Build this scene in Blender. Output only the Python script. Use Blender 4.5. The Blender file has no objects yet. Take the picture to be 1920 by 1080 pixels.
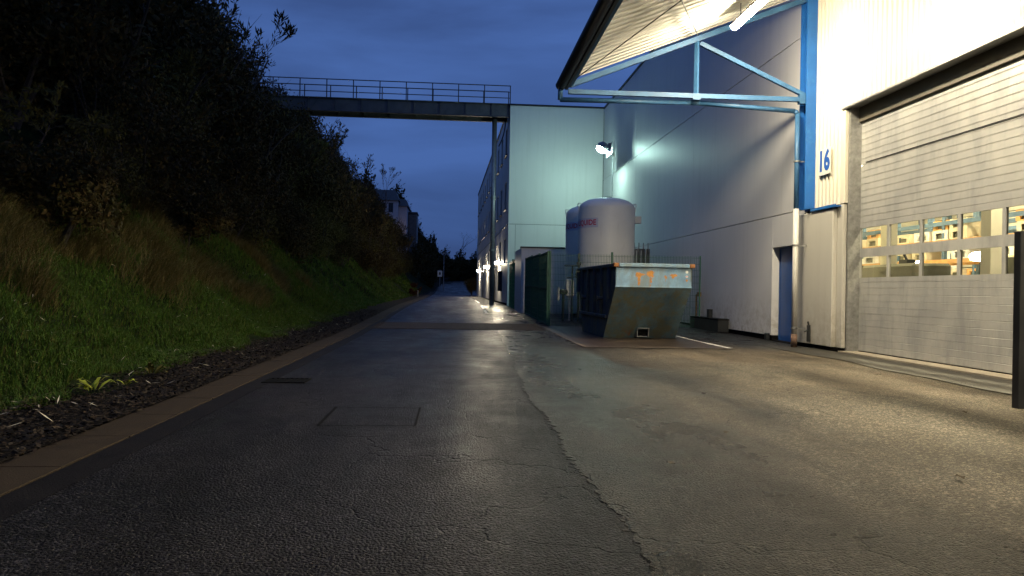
import bpy, math, random
import numpy as np
from mathutils import Matrix, Vector

random.seed(7)
rng = np.random.default_rng(11)
SC = bpy.context.scene
COL = SC.collection
R = math.radians

# ------------------------------------------------------------------ camera
cam = bpy.data.cameras.new('camera')
cam_o = bpy.data.objects.new('camera', cam)
COL.objects.link(cam_o)
F = 1400.0
cam.sensor_width = 36.0
cam.lens = F / 1920 * 36
cam.clip_start = 0.05
cam.clip_end = 3000
_d = np.array([(850 - 960) / F, -(541 - 540) / F, -1.0]); _d /= np.linalg.norm(_d)
_r = R(1.0)
_u = np.array([math.sin(_r), math.cos(_r), 0.0]); _u -= _d * _u.dot(_d); _u /= np.linalg.norm(_u)
_x = np.cross(_d, _u)
M3 = Matrix([list(_x), list(_d), list(_u)])
cam_o.matrix_world = Matrix.Translation((0, 0, 1.2)) @ M3.to_4x4()
SC.camera = cam_o

# ------------------------------------------------------------------ sky
W = bpy.data.worlds.new('World')
SC.world = W
W.use_nodes = True
wn, wl = W.node_tree.nodes, W.node_tree.links
wn.clear()
wo = wn.new('ShaderNodeOutputWorld')
bg = wn.new('ShaderNodeBackground')
sky = wn.new('ShaderNodeTexSky')
sky.sky_type = 'NISHITA'; sky.sun_disc = False
sky.sun_elevation = R(2.0); sky.sun_rotation = R(200)
sky.air_density = 1.0; sky.dust_density = 0.3; sky.ozone_density = 4.0
tc = wn.new('ShaderNodeTexCoord')
mp = wn.new('ShaderNodeMapping'); mp.inputs['Scale'].default_value = (1.5, 1.5, 6.5)
nz = wn.new('ShaderNodeTexNoise'); nz.inputs['Scale'].default_value = 1.5; nz.inputs['Detail'].default_value = 7
nz.inputs['Roughness'].default_value = 0.52; nz.inputs['Distortion'].default_value = 0.4
rp = wn.new('ShaderNodeValToRGB')
rp.color_ramp.elements[0].position = 0.34; rp.color_ramp.elements[0].color = (0.040, 0.082, 0.238, 1)
rp.color_ramp.elements[1].position = 0.64; rp.color_ramp.elements[1].color = (0.070, 0.150, 0.425, 1)
sep = wn.new('ShaderNodeSeparateXYZ')
hr = wn.new('ShaderNodeMapRange'); hr.inputs['From Min'].default_value = -0.02; hr.inputs['From Max'].default_value = 0.40
hr.inputs['To Min'].default_value = 0.72; hr.inputs['To Max'].default_value = 1.08
mul = wn.new('ShaderNodeVectorMath'); mul.operation = 'SCALE'
skm = wn.new('ShaderNodeVectorMath'); skm.operation = 'SCALE'; skm.inputs['Scale'].default_value = 0.004
addv = wn.new('ShaderNodeVectorMath'); addv.operation = 'ADD'
wl.new(tc.outputs['Generated'], mp.inputs['Vector']); wl.new(mp.outputs[0], nz.inputs['Vector'])
wl.new(nz.outputs['Fac'], rp.inputs['Fac'])
wl.new(tc.outputs['Generated'], sep.inputs[0]); wl.new(sep.outputs['Z'], hr.inputs['Value'])
wl.new(rp.outputs['Color'], mul.inputs[0]); wl.new(hr.outputs[0], mul.inputs['Scale'])
wl.new(sky.outputs['Color'], skm.inputs[0])
wl.new(mul.outputs[0], addv.inputs[0]); wl.new(skm.outputs[0], addv.inputs[1])
wl.new(addv.outputs[0], bg.inputs['Color']); bg.inputs['Strength'].default_value = 1.0
wl.new(bg.outputs[0], wo.inputs['Surface'])

sun = bpy.data.lights.new('sun', 'SUN')
sun.energy = 0.02; sun.angle = R(30); sun.color = (0.6, 0.75, 1.0)
sun_o = bpy.data.objects.new('sun', sun); COL.objects.link(sun_o)
sun_o.rotation_euler = (R(50), 0, R(200))

SC.view_settings.view_transform = 'Standard'
try: SC.view_settings.look = 'None'
except Exception: pass
SC.view_settings.exposure = 0.0
SC.view_settings.gamma = 1.0
SC.cycles.use_denoising = True
SC.cycles.max_bounces = 6
SC.cycles.diffuse_bounces = 3
SC.cycles.glossy_bounces = 3
SC.cycles.transparent_max_bounces = 8
SC.cycles.caustics_reflective = False
SC.cycles.caustics_refractive = False
SC.cycles.sample_clamp_indirect = 6.0

# lamp strengths
L_CANOPY = 560.0
L_FLOOD = 330.0
L_WALL = 950.0
L_INSIDE = 520.0

# ------------------------------------------------------------------ helpers
def tag(o, label=None, cat=None, group=None, kind=None):
    if label: o['label'] = label
    if cat: o['category'] = cat
    if group: o['group'] = group
    if kind: o['kind'] = kind
    return o

def empty(name, loc=(0, 0, 0), rz=0.0):
    o = bpy.data.objects.new(name, None)
    o.empty_display_size = 0.3
    COL.objects.link(o); o.location = loc; o.rotation_euler = (0, 0, rz)
    return o

def link(name, me, parent=None, loc=None):
    o = bpy.data.objects.new(name, me); COL.objects.link(o)
    if parent is not None: o.parent = parent
    if loc is not None: o.location = loc
    return o

KIDS = {}
def copy_tree(o, parent=None):
    c = o.copy(); COL.objects.link(c)
    if parent is not None: c.parent = parent
    for ch in list(o.children): copy_tree(ch, c)
    return c

class MB:
    def __init__(s): s.v = []; s.f = []; s.m = []
    def add(s, vs, fs, mi=0):
        b = len(s.v); s.v += [tuple(v) for v in vs]
        for f in fs: s.f.append([b + i for i in f]); s.m.append(mi)
        return s
    def box(s, x0, y0, z0, x1, y1, z1, mi=0):
        vs = [(x0,y0,z0),(x1,y0,z0),(x1,y1,z0),(x0,y1,z0),(x0,y0,z1),(x1,y0,z1),(x1,y1,z1),(x0,y1,z1)]
        return s.add(vs, [(0,3,2,1),(4,5,6,7),(0,1,5,4),(1,2,6,5),(2,3,7,6),(3,0,4,7)], mi)
    def bbox(s, x0, y0, z0, x1, y1, z1, b=0.01, mi=0):
        """box with chamfered edges"""
        vs = []; 
        X = (x0, x1); Y = (y0, y1); Z = (z0, z1)
        idx = {}
        for i in (0,1):
            for j in (0,1):
                for k in (0,1):
                    sx = b if i == 0 else -b; sy = b if j == 0 else -b; sz = b if k == 0 else -b
                    idx[(i,j,k,'x')] = len(vs); vs.append((X[i], Y[j]+sy, Z[k]+sz))
                    idx[(i,j,k,'y')] = len(vs); vs.append((X[i]+sx, Y[j], Z[k]+sz))
                    idx[(i,j,k,'z')] = len(vs); vs.append((X[i]+sx, Y[j]+sy, Z[k]))
        g = lambda i,j,k,a: idx[(i,j,k,a)]
        fs = []
        for i in (0,1): fs.append([g(i,0,0,'x'),g(i,1,0,'x'),g(i,1,1,'x'),g(i,0,1,'x')])
        for j in (0,1): fs.append([g(0,j,0,'y'),g(1,j,0,'y'),g(1,j,1,'y'),g(0,j,1,'y')])
        for k in (0,1): fs.append([g(0,0,k,'z'),g(1,0,k,'z'),g(1,1,k,'z'),g(0,1,k,'z')])
        for i in (0,1):
            for j in (0,1): fs.append([g(i,j,0,'x'),g(i,j,1,'x'),g(i,j,1,'y'),g(i,j,0,'y')])
            for k in (0,1): fs.append([g(i,0,k,'x'),g(i,1,k,'x'),g(i,1,k,'z'),g(i,0,k,'z')])
        for j in (0,1):
            for k in (0,1): fs.append([g(0,j,k,'y'),g(1,j,k,'y'),g(1,j,k,'z'),g(0,j,k,'z')])
        for i in (0,1):
            for j in (0,1):
                for k in (0,1): fs.append([g(i,j,k,'x'),g(i,j,k,'y'),g(i,j,k,'z')])
        return s.add(vs, fs, mi)
    def tube(s, p, q, r, n=8, r2=None, cap=True, mi=0):
        p = Vector(p); q = Vector(q); d = (q - p)
        if d.length < 1e-6: return s
        d.normalize(); a = d.orthogonal().normalized(); b = d.cross(a)
        r2 = r if r2 is None else r2
        vs = []
        for c, rr in ((p, r), (q, r2)):
            for i in range(n):
                t = 2 * math.pi * i / n
                vs.append(c + (a * math.cos(t) + b * math.sin(t)) * rr)
        fs = [(i, (i + 1) % n, n + (i + 1) % n, n + i) for i in range(n)]
        if cap: fs += [tuple(range(n - 1, -1, -1)), tuple(range(n, 2 * n))]
        return s.add(vs, fs, mi)
    def bar(s, p, q, w, h, up=(0, 0, 1), mi=0):
        p = Vector(p); q = Vector(q); d = (q - p).normalized()
        sx = d.cross(Vector(up)); 
        if sx.length < 1e-4: sx = d.orthogonal()
        sx.normalize(); uz = sx.cross(d)
        vs = []
        for c in (p, q):
            for i, j in ((-1,-1),(1,-1),(1,1),(-1,1)):
                vs.append(c + sx * (i * w / 2) + uz * (j * h / 2))
        return s.add(vs, [(0,1,5,4),(1,2,6,5),(2,3,7,6),(3,0,4,7),(3,2,1,0),(4,5,6,7)], mi)
    def path(s, pts, r, n=10, mi=0):
        for a, b in zip(pts[:-1], pts[1:]): s.tube(a, b, r, n, mi=mi)
        return s
    def lathe(s, prof, cx, cy, n=32, mi=0, a0=0.0):
        """prof: list of (r, z)"""
        b = len(s.v); k = len(prof)
        for r, z in prof:
            for i in range(n):
                t = a0 + 2 * math.pi * i / n
                s.v.append((cx + r * math.cos(t), cy + r * math.sin(t), z))
        for j in range(k - 1):
            for i in range(n):
                s.f.append([b + j*n + i, b + j*n + (i+1) % n, b + (j+1)*n + (i+1) % n, b + (j+1)*n + i]); s.m.append(mi)
        return s
    def build(s, name, mats, parent=None, smooth=False, loc=None):
        me = bpy.data.meshes.new(name)
        me.from_pydata([tuple(v) for v in s.v], [], s.f)
        mats = mats if isinstance(mats, (list, tuple)) else [mats]
        for m in mats: me.materials.append(m)
        if len(mats) > 1: me.polygons.foreach_set('material_index', s.m)
        if smooth: me.polygons.foreach_set('use_smooth', [True] * len(me.polygons))
        me.update()
        return link(name, me, parent, loc)

def npmesh(name, V, Fq, mat):
    """V (n,3) array, Fq (m,k) faces of equal size"""
    me = bpy.data.meshes.new(name)
    n, k = Fq.shape
    me.vertices.add(len(V)); me.vertices.foreach_set('co', V.astype(np.float32).ravel())
    me.loops.add(n * k); me.loops.foreach_set('vertex_index', Fq.astype(np.int32).ravel())
    me.polygons.add(n)
    me.polygons.foreach_set('loop_start', np.arange(0, n * k, k, dtype=np.int32))
    me.polygons.foreach_set('loop_total', np.full(n, k, dtype=np.int32))
    me.materials.append(mat)
    me.update(calc_edges=True)
    me.polygons.foreach_set('use_smooth', [False] * n)
    me.update()
    return me

# ------------------------------------------------------------------ materials
class NT:
    def __init__(s, name):
        s.m = bpy.data.materials.new(name); s.m.use_nodes = True
        s.n = s.m.node_tree.nodes; s.l = s.m.node_tree.links
        s.n.clear()
        s.out = s.n.new('ShaderNodeOutputMaterial')
        s.b = s.n.new('ShaderNodeBsdfPrincipled'); s.l.new(s.b.outputs[0], s.out.inputs['Surface'])
        s.tc = s.n.new('ShaderNodeTexCoord')
    def node(s, t, **k):
        x = s.n.new(t)
        for a, v in k.items(): setattr(x, a, v)
        return x
    def map(s, scale=(1,1,1), src='Object', loc=(0,0,0)):
        m = s.node('ShaderNodeMapping'); m.inputs['Scale'].default_value = scale; m.inputs['Location'].default_value = loc
        s.l.new(s.tc.outputs[src], m.inputs['Vector']); return m.outputs[0]
    def world(s, scale=(1,1,1)):
        g = s.node('ShaderNodeNewGeometry')
        m = s.node('ShaderNodeMapping'); m.inputs['Scale'].default_value = scale
        s.l.new(g.outputs['Position'], m.inputs['Vector']); return m.outputs[0]
    def noise(s, vec, scale, detail=4, rough=0.55, dist=0.0):
        x = s.node('ShaderNodeTexNoise'); x.inputs['Scale'].default_value = scale
        x.inputs['Detail'].default_value = detail; x.inputs['Roughness'].default_value = rough; x.inputs['Distortion'].default_value = dist
        s.l.new(vec, x.inputs['Vector']); return x.outputs['Fac']
    def ramp(s, fac, stops):
        r = s.node('ShaderNodeValToRGB'); e = r.color_ramp.elements
        while len(e) < len(stops): e.new(0.5)
        for i, (p, c) in enumerate(stops):
            e[i].position = p; e[i].color = (c if len(c) == 4 else (*c, 1)) if not isinstance(c, (int, float)) else (c, c, c, 1)
        s.l.new(fac, r.inputs['Fac']); return r.outputs['Color']
    def mix(s, fac, a, b, mode='MIX'):
        x = s.node('ShaderNodeMix', data_type='RGBA', blend_type=mode)
        for inp, v in ((x.inputs[0], fac), (x.inputs[6], a), (x.inputs[7], b)):
            if hasattr(v, 'links') or isinstance(v, bpy.types.NodeSocket): s.l.new(v, inp)
            elif isinstance(v, (int, float)): inp.default_value = v if inp.type == 'VALUE' else (v, v, v, 1)
            else: inp.default_value = (*v, 1)
        return x.outputs[2]
    def math(s, op, a, b=0.0, c=0.0):
        x = s.node('ShaderNodeMath', operation=op)
        for i, v in enumerate((a, b, c)):
            if isinstance(v, bpy.types.NodeSocket): s.l.new(v, x.inputs[i])
            else: x.inputs[i].default_value = v
        return x.outputs[0]
    def set(s, **k):
        for a, v in k.items():
            inp = s.b.inputs[a.replace('_', ' ')]
            if isinstance(v, bpy.types.NodeSocket): s.l.new(v, inp)
            elif isinstance(v, (tuple, list)): inp.default_value = (*v, 1) if len(v) == 3 and inp.type == 'RGBA' else v
            else: inp.default_value = v
        return s
    def bump(s, h, dist=0.01, strength=1.0, normal=None):
        x = s.node('ShaderNodeBump'); x.inputs['Distance'].default_value = dist; x.inputs['Strength'].default_value = strength
        s.l.new(h, x.inputs['Height'])
        if normal is not None: s.l.new(normal, x.inputs['Normal'])
        return x.outputs[0]

def M_simple(name, c, rough=0.6, metal=0.0, var=0.25, scale=3.0, bump=0.0, bscale=40, spec=0.5, dirt=None):
    t = NT(name); v = t.world()
    n = t.noise(v, scale, 5, 0.6)
    lo = tuple(max(0, x * (1 - var)) for x in c); hi = tuple(x * (1 + var * 0.6) for x in c)
    col = t.ramp(n, [(0.3, lo), (0.72, hi)])
    if dirt:
        n2 = t.noise(v, scale * 2.7, 8, 0.7, 0.5)
        k = t.ramp(n2, [(0.55, 0.0), (0.78, 0.8)])
        col = t.mix(k, col, dirt)
    t.set(Base_Color=col, Roughness=t.ramp(n, [(0.2, rough * 0.85), (0.8, min(1, rough * 1.15))]), Metallic=metal, Specular_IOR_Level=spec)
    if bump > 0: t.set(Normal=t.bump(t.noise(v, bscale, 4, 0.6), bump))
    return t.m

def M_emit(name, c, s):
    t = NT(name)
    t.set(Base_Color=(0.8, 0.8, 0.8), Emission_Color=c, Emission_Strength=s, Roughness=0.5)
    return t.m

def asphalt(name, base_lo, base_hi, r_lo, r_hi, crack=0.5, brown=0.3, wetbias=0.5, bd=0.0075, spec=0.6, stonek=4.0, dry=None):
    t = NT(name); v = t.world()
    big = t.noise(v, 0.23, 4, 0.55, 0.6)
    mid = t.noise(v, 1.7, 6, 0.62, 0.3)
    vs = t.world((1.0, 0.22, 1.0))
    streak = t.noise(vs, 1.1, 5, 0.6, 0.2)
    grain = t.node('ShaderNodeTexVoronoi'); grain.inputs['Scale'].default_value = 62; t.l.new(v, grain.inputs['Vector'])
    grain2 = t.node('ShaderNodeTexVoronoi'); grain2.inputs['Scale'].default_value = 150; t.l.new(v, grain2.inputs['Vector'])
    fine = t.noise(v, 60, 6, 0.75)
    sg = t.node('ShaderNodeSeparateColor'); t.l.new(grain.outputs['Color'], sg.inputs[0])
    sg2 = t.node('ShaderNodeSeparateColor'); t.l.new(grain2.outputs['Color'], sg2.inputs[0])
    stone = tuple(min(.5, x * stonek) for x in base_hi)
    col = t.ramp(sg.outputs[0], [(0.0, base_lo), (0.72, base_hi), (0.80, base_hi), (0.90, stone)])
    colf = t.ramp(sg2.outputs[1], [(0.0, base_lo), (0.75, base_hi), (0.92, stone)])
    col = t.mix(0.45, col, colf)
    br = t.math('MULTIPLY', t.ramp(big, [(0.42, 0.0), (0.62, 1.0)]), brown)
    col = t.mix(br, col, (base_hi[0] * 1.7, base_hi[1] * 1.15, base_hi[2] * 0.75))
    dk = t.math('MULTIPLY', t.ramp(mid, [(0.30, 0.0), (0.80, 1.0)]), 0.25)
    col = t.mix(dk, col, tuple(x * 0.5 for x in base_lo))
    pat = t.ramp(t.noise(t.world((1.0, 0.45, 1.0)), 0.75, 7, 0.62, 0.5), [(0.36, 0.55), (0.5, 1.0), (0.66, 1.45)])
    col = t.mix(1.0, col, pat, 'MULTIPLY')
    # cracks
    wv = t.noise(v, 2.5, 5, 0.7)
    off = t.node('ShaderNodeVectorMath', operation='SCALE'); off.inputs['Scale'].default_value = 0.55
    nzc = t.node('ShaderNodeTexNoise'); nzc.inputs['Scale'].default_value = 2.3; nzc.inputs['Detail'].default_value = 6; t.l.new(v, nzc.inputs['Vector'])
    t.l.new(nzc.outputs['Color'], off.inputs[0])
    ad = t.node('ShaderNodeVectorMath', operation='ADD'); t.l.new(v, ad.inputs[0]); t.l.new(off.outputs[0], ad.inputs[1])
    vc = t.node('ShaderNodeTexVoronoi', feature='DISTANCE_TO_EDGE'); vc.inputs['Scale'].default_value = 0.75
    t.l.new(ad.outputs[0], vc.inputs['Vector'])
    line = t.ramp(vc.outputs['Distance'], [(0.0, 1.0), (0.008, 0.0)])
    mask = t.ramp(t.noise(v, 0.33, 2, 0.5), [(0.46, 0.0), (0.52, 1.0)])
    cr = t.math('MULTIPLY', t.math('MULTIPLY', line, mask), crack)
    col = t.mix(cr, col, (0.004, 0.004, 0.004))
    # wetness
    w = t.math('ADD', t.math('MULTIPLY', streak, 0.6), t.math('MULTIPLY', mid, 0.4))
    wet = t.ramp(w, [(0.40 - 0.2 * (wetbias - 0.5), 0.0), (0.64 - 0.2 * (wetbias - 0.5), 1.0)])
    rough = t.node('ShaderNodeMapRange'); t.l.new(wet, rough.inputs['Value'])
    rough.inputs['To Min'].default_value = r_hi; rough.inputs['To Max'].default_value = r_lo
    rsock = rough.outputs[0]
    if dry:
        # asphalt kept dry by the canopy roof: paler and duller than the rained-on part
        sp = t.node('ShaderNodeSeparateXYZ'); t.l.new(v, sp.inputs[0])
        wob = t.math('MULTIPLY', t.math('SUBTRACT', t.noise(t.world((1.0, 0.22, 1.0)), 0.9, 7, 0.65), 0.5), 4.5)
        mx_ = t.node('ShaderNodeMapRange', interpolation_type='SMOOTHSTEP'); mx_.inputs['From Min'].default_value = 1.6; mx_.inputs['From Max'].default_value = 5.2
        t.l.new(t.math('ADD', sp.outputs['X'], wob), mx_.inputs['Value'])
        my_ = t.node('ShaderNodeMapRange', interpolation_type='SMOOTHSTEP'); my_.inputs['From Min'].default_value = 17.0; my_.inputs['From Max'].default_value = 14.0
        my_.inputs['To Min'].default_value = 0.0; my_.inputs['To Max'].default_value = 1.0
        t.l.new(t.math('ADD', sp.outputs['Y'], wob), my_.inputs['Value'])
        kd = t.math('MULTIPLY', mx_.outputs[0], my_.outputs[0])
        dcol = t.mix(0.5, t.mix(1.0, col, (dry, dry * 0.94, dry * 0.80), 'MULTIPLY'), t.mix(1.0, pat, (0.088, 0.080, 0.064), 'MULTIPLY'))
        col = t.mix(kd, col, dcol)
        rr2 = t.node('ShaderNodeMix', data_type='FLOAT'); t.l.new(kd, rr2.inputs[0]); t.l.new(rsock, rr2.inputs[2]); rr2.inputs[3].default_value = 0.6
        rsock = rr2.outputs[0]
    h = t.math('ADD', t.math('MULTIPLY', grain.outputs['Distance'], -1.0), t.math('MULTIPLY', fine, 0.6))
    h = t.math('ADD', h, t.math('MULTIPLY', grain2.outputs['Distance'], -0.35))
    b1 = t.bump(h, bd, 1.0)
    b2 = t.bump(t.math('ADD', t.math('MULTIPLY', cr, -1.0), t.math('MULTIPLY', mid, 0.35)), 0.02, 0.8, b1)
    t.set(Base_Color=col, Roughness=rsock, Normal=b2, Specular_IOR_Level=spec)
    return t.m

M = {}
M['road'] = asphalt('wet_dark_asphalt', (0.0025, 0.0025, 0.0030), (0.0095, 0.0091, 0.0100), 0.28, 0.48, 0.8, 0.3, 0.5, 0.012, 0.07, 8.0)
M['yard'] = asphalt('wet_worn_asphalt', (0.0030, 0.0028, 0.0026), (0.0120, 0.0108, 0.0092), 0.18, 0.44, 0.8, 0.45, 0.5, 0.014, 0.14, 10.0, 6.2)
M['ground'] = M_simple('soil', (0.014, 0.013, 0.009), 0.95, var=0.5, scale=1.2, bump=0.02, bscale=8, spec=0.03)
M['bank'] = M_simple('bank_soil', (0.012, 0.018, 0.006), 0.95, var=0.6, scale=1.5, bump=0.03, bscale=9, spec=0.03)
M['verge'] = M_simple('gravel', (0.014, 0.012, 0.010), 0.9, spec=0.05, var=0.6, scale=25, bump=0.015, bscale=60)
M['kerb'] = M_simple('kerb_concrete', (0.036, 0.027, 0.018), 0.8, var=0.35, scale=6, bump=0.004, bscale=80, spec=0.08, dirt=(0.025, 0.02, 0.015))
M['gutter'] = M_simple('gutter_concrete', (0.010, 0.009, 0.009), 0.7, spec=0.08, var=0.4, scale=4, bump=0.004, bscale=80)
M['paver'] = M_simple('paver', (0.050, 0.036, 0.027), 0.7, spec=0.12, var=0.5, scale=5, bump=0.004, bscale=60)
M['slab'] = M_simple('threshold_concrete', (0.30, 0.26, 0.20), 0.7, var=0.25, scale=3, bump=0.002, bscale=60, dirt=(0.12, 0.10, 0.07))
M['apron'] = M_simple('worn_apron', (0.036, 0.032, 0.024), 0.5, var=0.3, scale=1.3, bump=0.003, bscale=110)
M['padasphalt'] = M_simple('bay_asphalt', (0.045, 0.032, 0.024), 0.35, var=0.4, scale=1.5, bump=0.004, bscale=90)
M['paint'] = M_simple('white_road_paint', (0.72, 0.70, 0.66), 0.5, var=0.3, scale=9, bump=0.003, bscale=80, dirt=(0.25, 0.22, 0.19))
M['paintold'] = M_simple('faded_road_paint', (0.22, 0.17, 0.13), 0.55, var=0.5, scale=9, dirt=(0.05, 0.04, 0.03))
M['blackpl'] = M_simple('black_plinth', (0.006, 0.006, 0.006), 0.8, spec=0.04)
M['dark'] = M_simple('dark_metal', (0.03, 0.032, 0.035), 0.45, 0.3)
M['blue'] = M_simple('blue_steel', (0.016, 0.125, 0.42), 0.42, var=0.18, scale=2.0, bump=0.001, dirt=(0.05, 0.20, 0.46))
M['lblue'] = M_simple('light_blue_steel', (0.035, 0.12, 0.26), 0.5, var=0.25, scale=3.0, dirt=(0.07, 0.13, 0.20))
M['bluedoor'] = M_simple('blue_door_paint', (0.022, 0.085, 0.30), 0.4, var=0.2)
M['clad'] = M_simple('cream_sheet_steel', (0.68, 0.64, 0.54), 0.42, var=0.06, scale=1.0, spec=0.4)
M['roofsheet'] = M_simple('white_roof_sheet', (0.70, 0.68, 0.62), 0.45, var=0.06, scale=1.0)
M['galv'] = M_simple('galvanised_steel', (0.34, 0.34, 0.33), 0.45, 0.6, var=0.3, scale=12, dirt=(0.22, 0.22, 0.22))
M['white'] = M_simple('white_plastic', (0.62, 0.61, 0.57), 0.5, var=0.08)
M['redtxt'] = M_simple('red_lettering', (0.52, 0.02, 0.09), 0.5, var=0.05)
M['bluetxt'] = M_simple('blue_lettering', (0.02, 0.10, 0.42), 0.5, var=0.05)
M['fence'] = M_simple('green_fence_wire', (0.03, 0.13, 0.075), 0.5, var=0.2)
M['signw'] = M_simple('sign_white', (0.74, 0.73, 0.68), 0.4, var=0.04)
M['girder'] = M_simple('painted_girder', (0.085, 0.082, 0.085), 0.5, var=0.4, scale=2.5, dirt=(0.05, 0.04, 0.035))
M['rail'] = M_simple('railing_steel', (0.07, 0.065, 0.075), 0.5, 0.2)
M['hillwall'] = M_simple('pale_render', (0.42, 0.38, 0.40), 0.8, var=0.1, dirt=(0.35, 0.30, 0.33))
M['hillroof'] = M_simple('slate_roof', (0.05, 0.05, 0.055), 0.7, var=0.3, scale=2)
M['bark'] = M_simple('bark', (0.030, 0.024, 0.018), 0.9, var=0.4, scale=12, bump=0.01, bscale=30)
M['twig'] = M_simple('twig', (0.035, 0.025, 0.02), 0.9, var=0.3)
M['silver'] = M_simple('grey_pipe_metal', (0.28, 0.28, 0.30), 0.4, 0.5, var=0.3, scale=6)
M['rustd'] = M_simple('dull_rust', (0.17, 0.10, 0.07), 0.8, var=0.5, scale=14, dirt=(0.4, 0.36, 0.3))
M['lintel'] = M_simple('brown_lintel_metal', (0.10, 0.09, 0.07), 0.5, 0.2)
M['blocker'] = M_simple('blocker_metal', (0.2, 0.2, 0.2), 0.5, 0.4)

def panel_mat(name, c, dirty=0.5):
    """smooth white sandwich panel: streaks and dirt near the ground"""
    t = NT(name); v = t.world()
    n = t.noise(v, 0.5, 4, 0.5)
    col = t.ramp(n, [(0.3, tuple(x * 0.93 for x in c)), (0.7, c)])
    sv = t.world((3.0, 3.0, 0.18))
    st = t.ramp(t.noise(sv, 1.6, 6, 0.65), [(0.5, 0.0), (0.8, 0.35)])
    col = t.mix(st, col, (c[0] * 0.72, c[1] * 0.71, c[2] * 0.68))
    g = t.node('ShaderNodeNewGeometry'); sp = t.node('ShaderNodeSeparateXYZ'); t.l.new(g.outputs['Position'], sp.inputs[0])
    h = t.node('ShaderNodeMapRange'); h.inputs['From Min'].default_value = 0.0; h.inputs['From Max'].default_value = 1.3
    h.inputs['To Min'].default_value = 1.0; h.inputs['To Max'].default_value = 0.0
    t.l.new(sp.outputs['Z'], h.inputs['Value'])
    sp2 = t.ramp(t.noise(v, 4.5, 9, 0.75, 0.4), [(0.42, 0.0), (0.68, 1.0)])
    k = t.math('MULTIPLY', t.math('MULTIPLY', h.outputs[0], sp2), dirty)
    col = t.mix(k, col, (0.22, 0.17, 0.10))
    t.set(Base_Color=col, Roughness=0.48, Specular_IOR_Level=0.35)
    t.set(Normal=t.bump(t.noise(t.world((1, 1, 1)), 1.2, 3, 0.5), 0.01, 0.5))
    return t.m
M['panel'] = panel_mat('white_wall_panel', (0.72, 0.71, 0.70), 0.85)
M['panelC'] = panel_mat('pale_wall_panel', (0.70, 0.70, 0.67), 0.25)
M['plinthpanel'] = panel_mat('white_concrete_panel', (0.52, 0.50, 0.45), 0.7)

def galv_door():
    t = NT('sectional_door_steel'); v = t.world()
    n = t.noise(v, 1.3, 6, 0.6, 0.3); n2 = t.noise(v, 14, 4, 0.7)
    col = t.ramp(n, [(0.3, (0.34, 0.335, 0.325)), (0.7, (0.52, 0.51, 0.47))])
    col = t.mix(t.math('MULTIPLY', n2, 0.45), col, (0.38, 0.39, 0.42))
    st = t.ramp(t.noise(t.world((2.0, 2.0, 0.5)), 1.6, 7, 0.65, 0.3), [(0.48, 0.0), (0.66, 0.55)])
    col = t.mix(st, col, (0.24, 0.245, 0.26))
    t.set(Base_Color=col, Roughness=0.42, Metallic=0.25)
    t.set(Normal=t.bump(t.noise(v, 160, 3, 0.6), 0.0008))
    return t.m
M['door'] = galv_door()

def tank_mat():
    t = NT('tank_paint'); v = t.map()
    n = t.noise(v, 1.2, 4); 
    col = t.ramp(n, [(0.3, (0.72, 0.72, 0.66)), (0.7, (0.82, 0.81, 0.75))])
    st = t.ramp(t.noise(t.map((4, 4, 0.4)), 2.0, 7, 0.7), [(0.58, 0.0), (0.8, 0.5)])
    col = t.mix(st, col, (0.36, 0.30, 0.27))
    sp = t.ramp(t.noise(v, 9, 3, 0.5), [(0.77, 0.0), (0.79, 0.9)])
    col = t.mix(sp, col, (0.12, 0.06, 0.04))
    t.set(Base_Color=col, Roughness=0.45)
    return t.m
M['tank'] = tank_mat()

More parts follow.
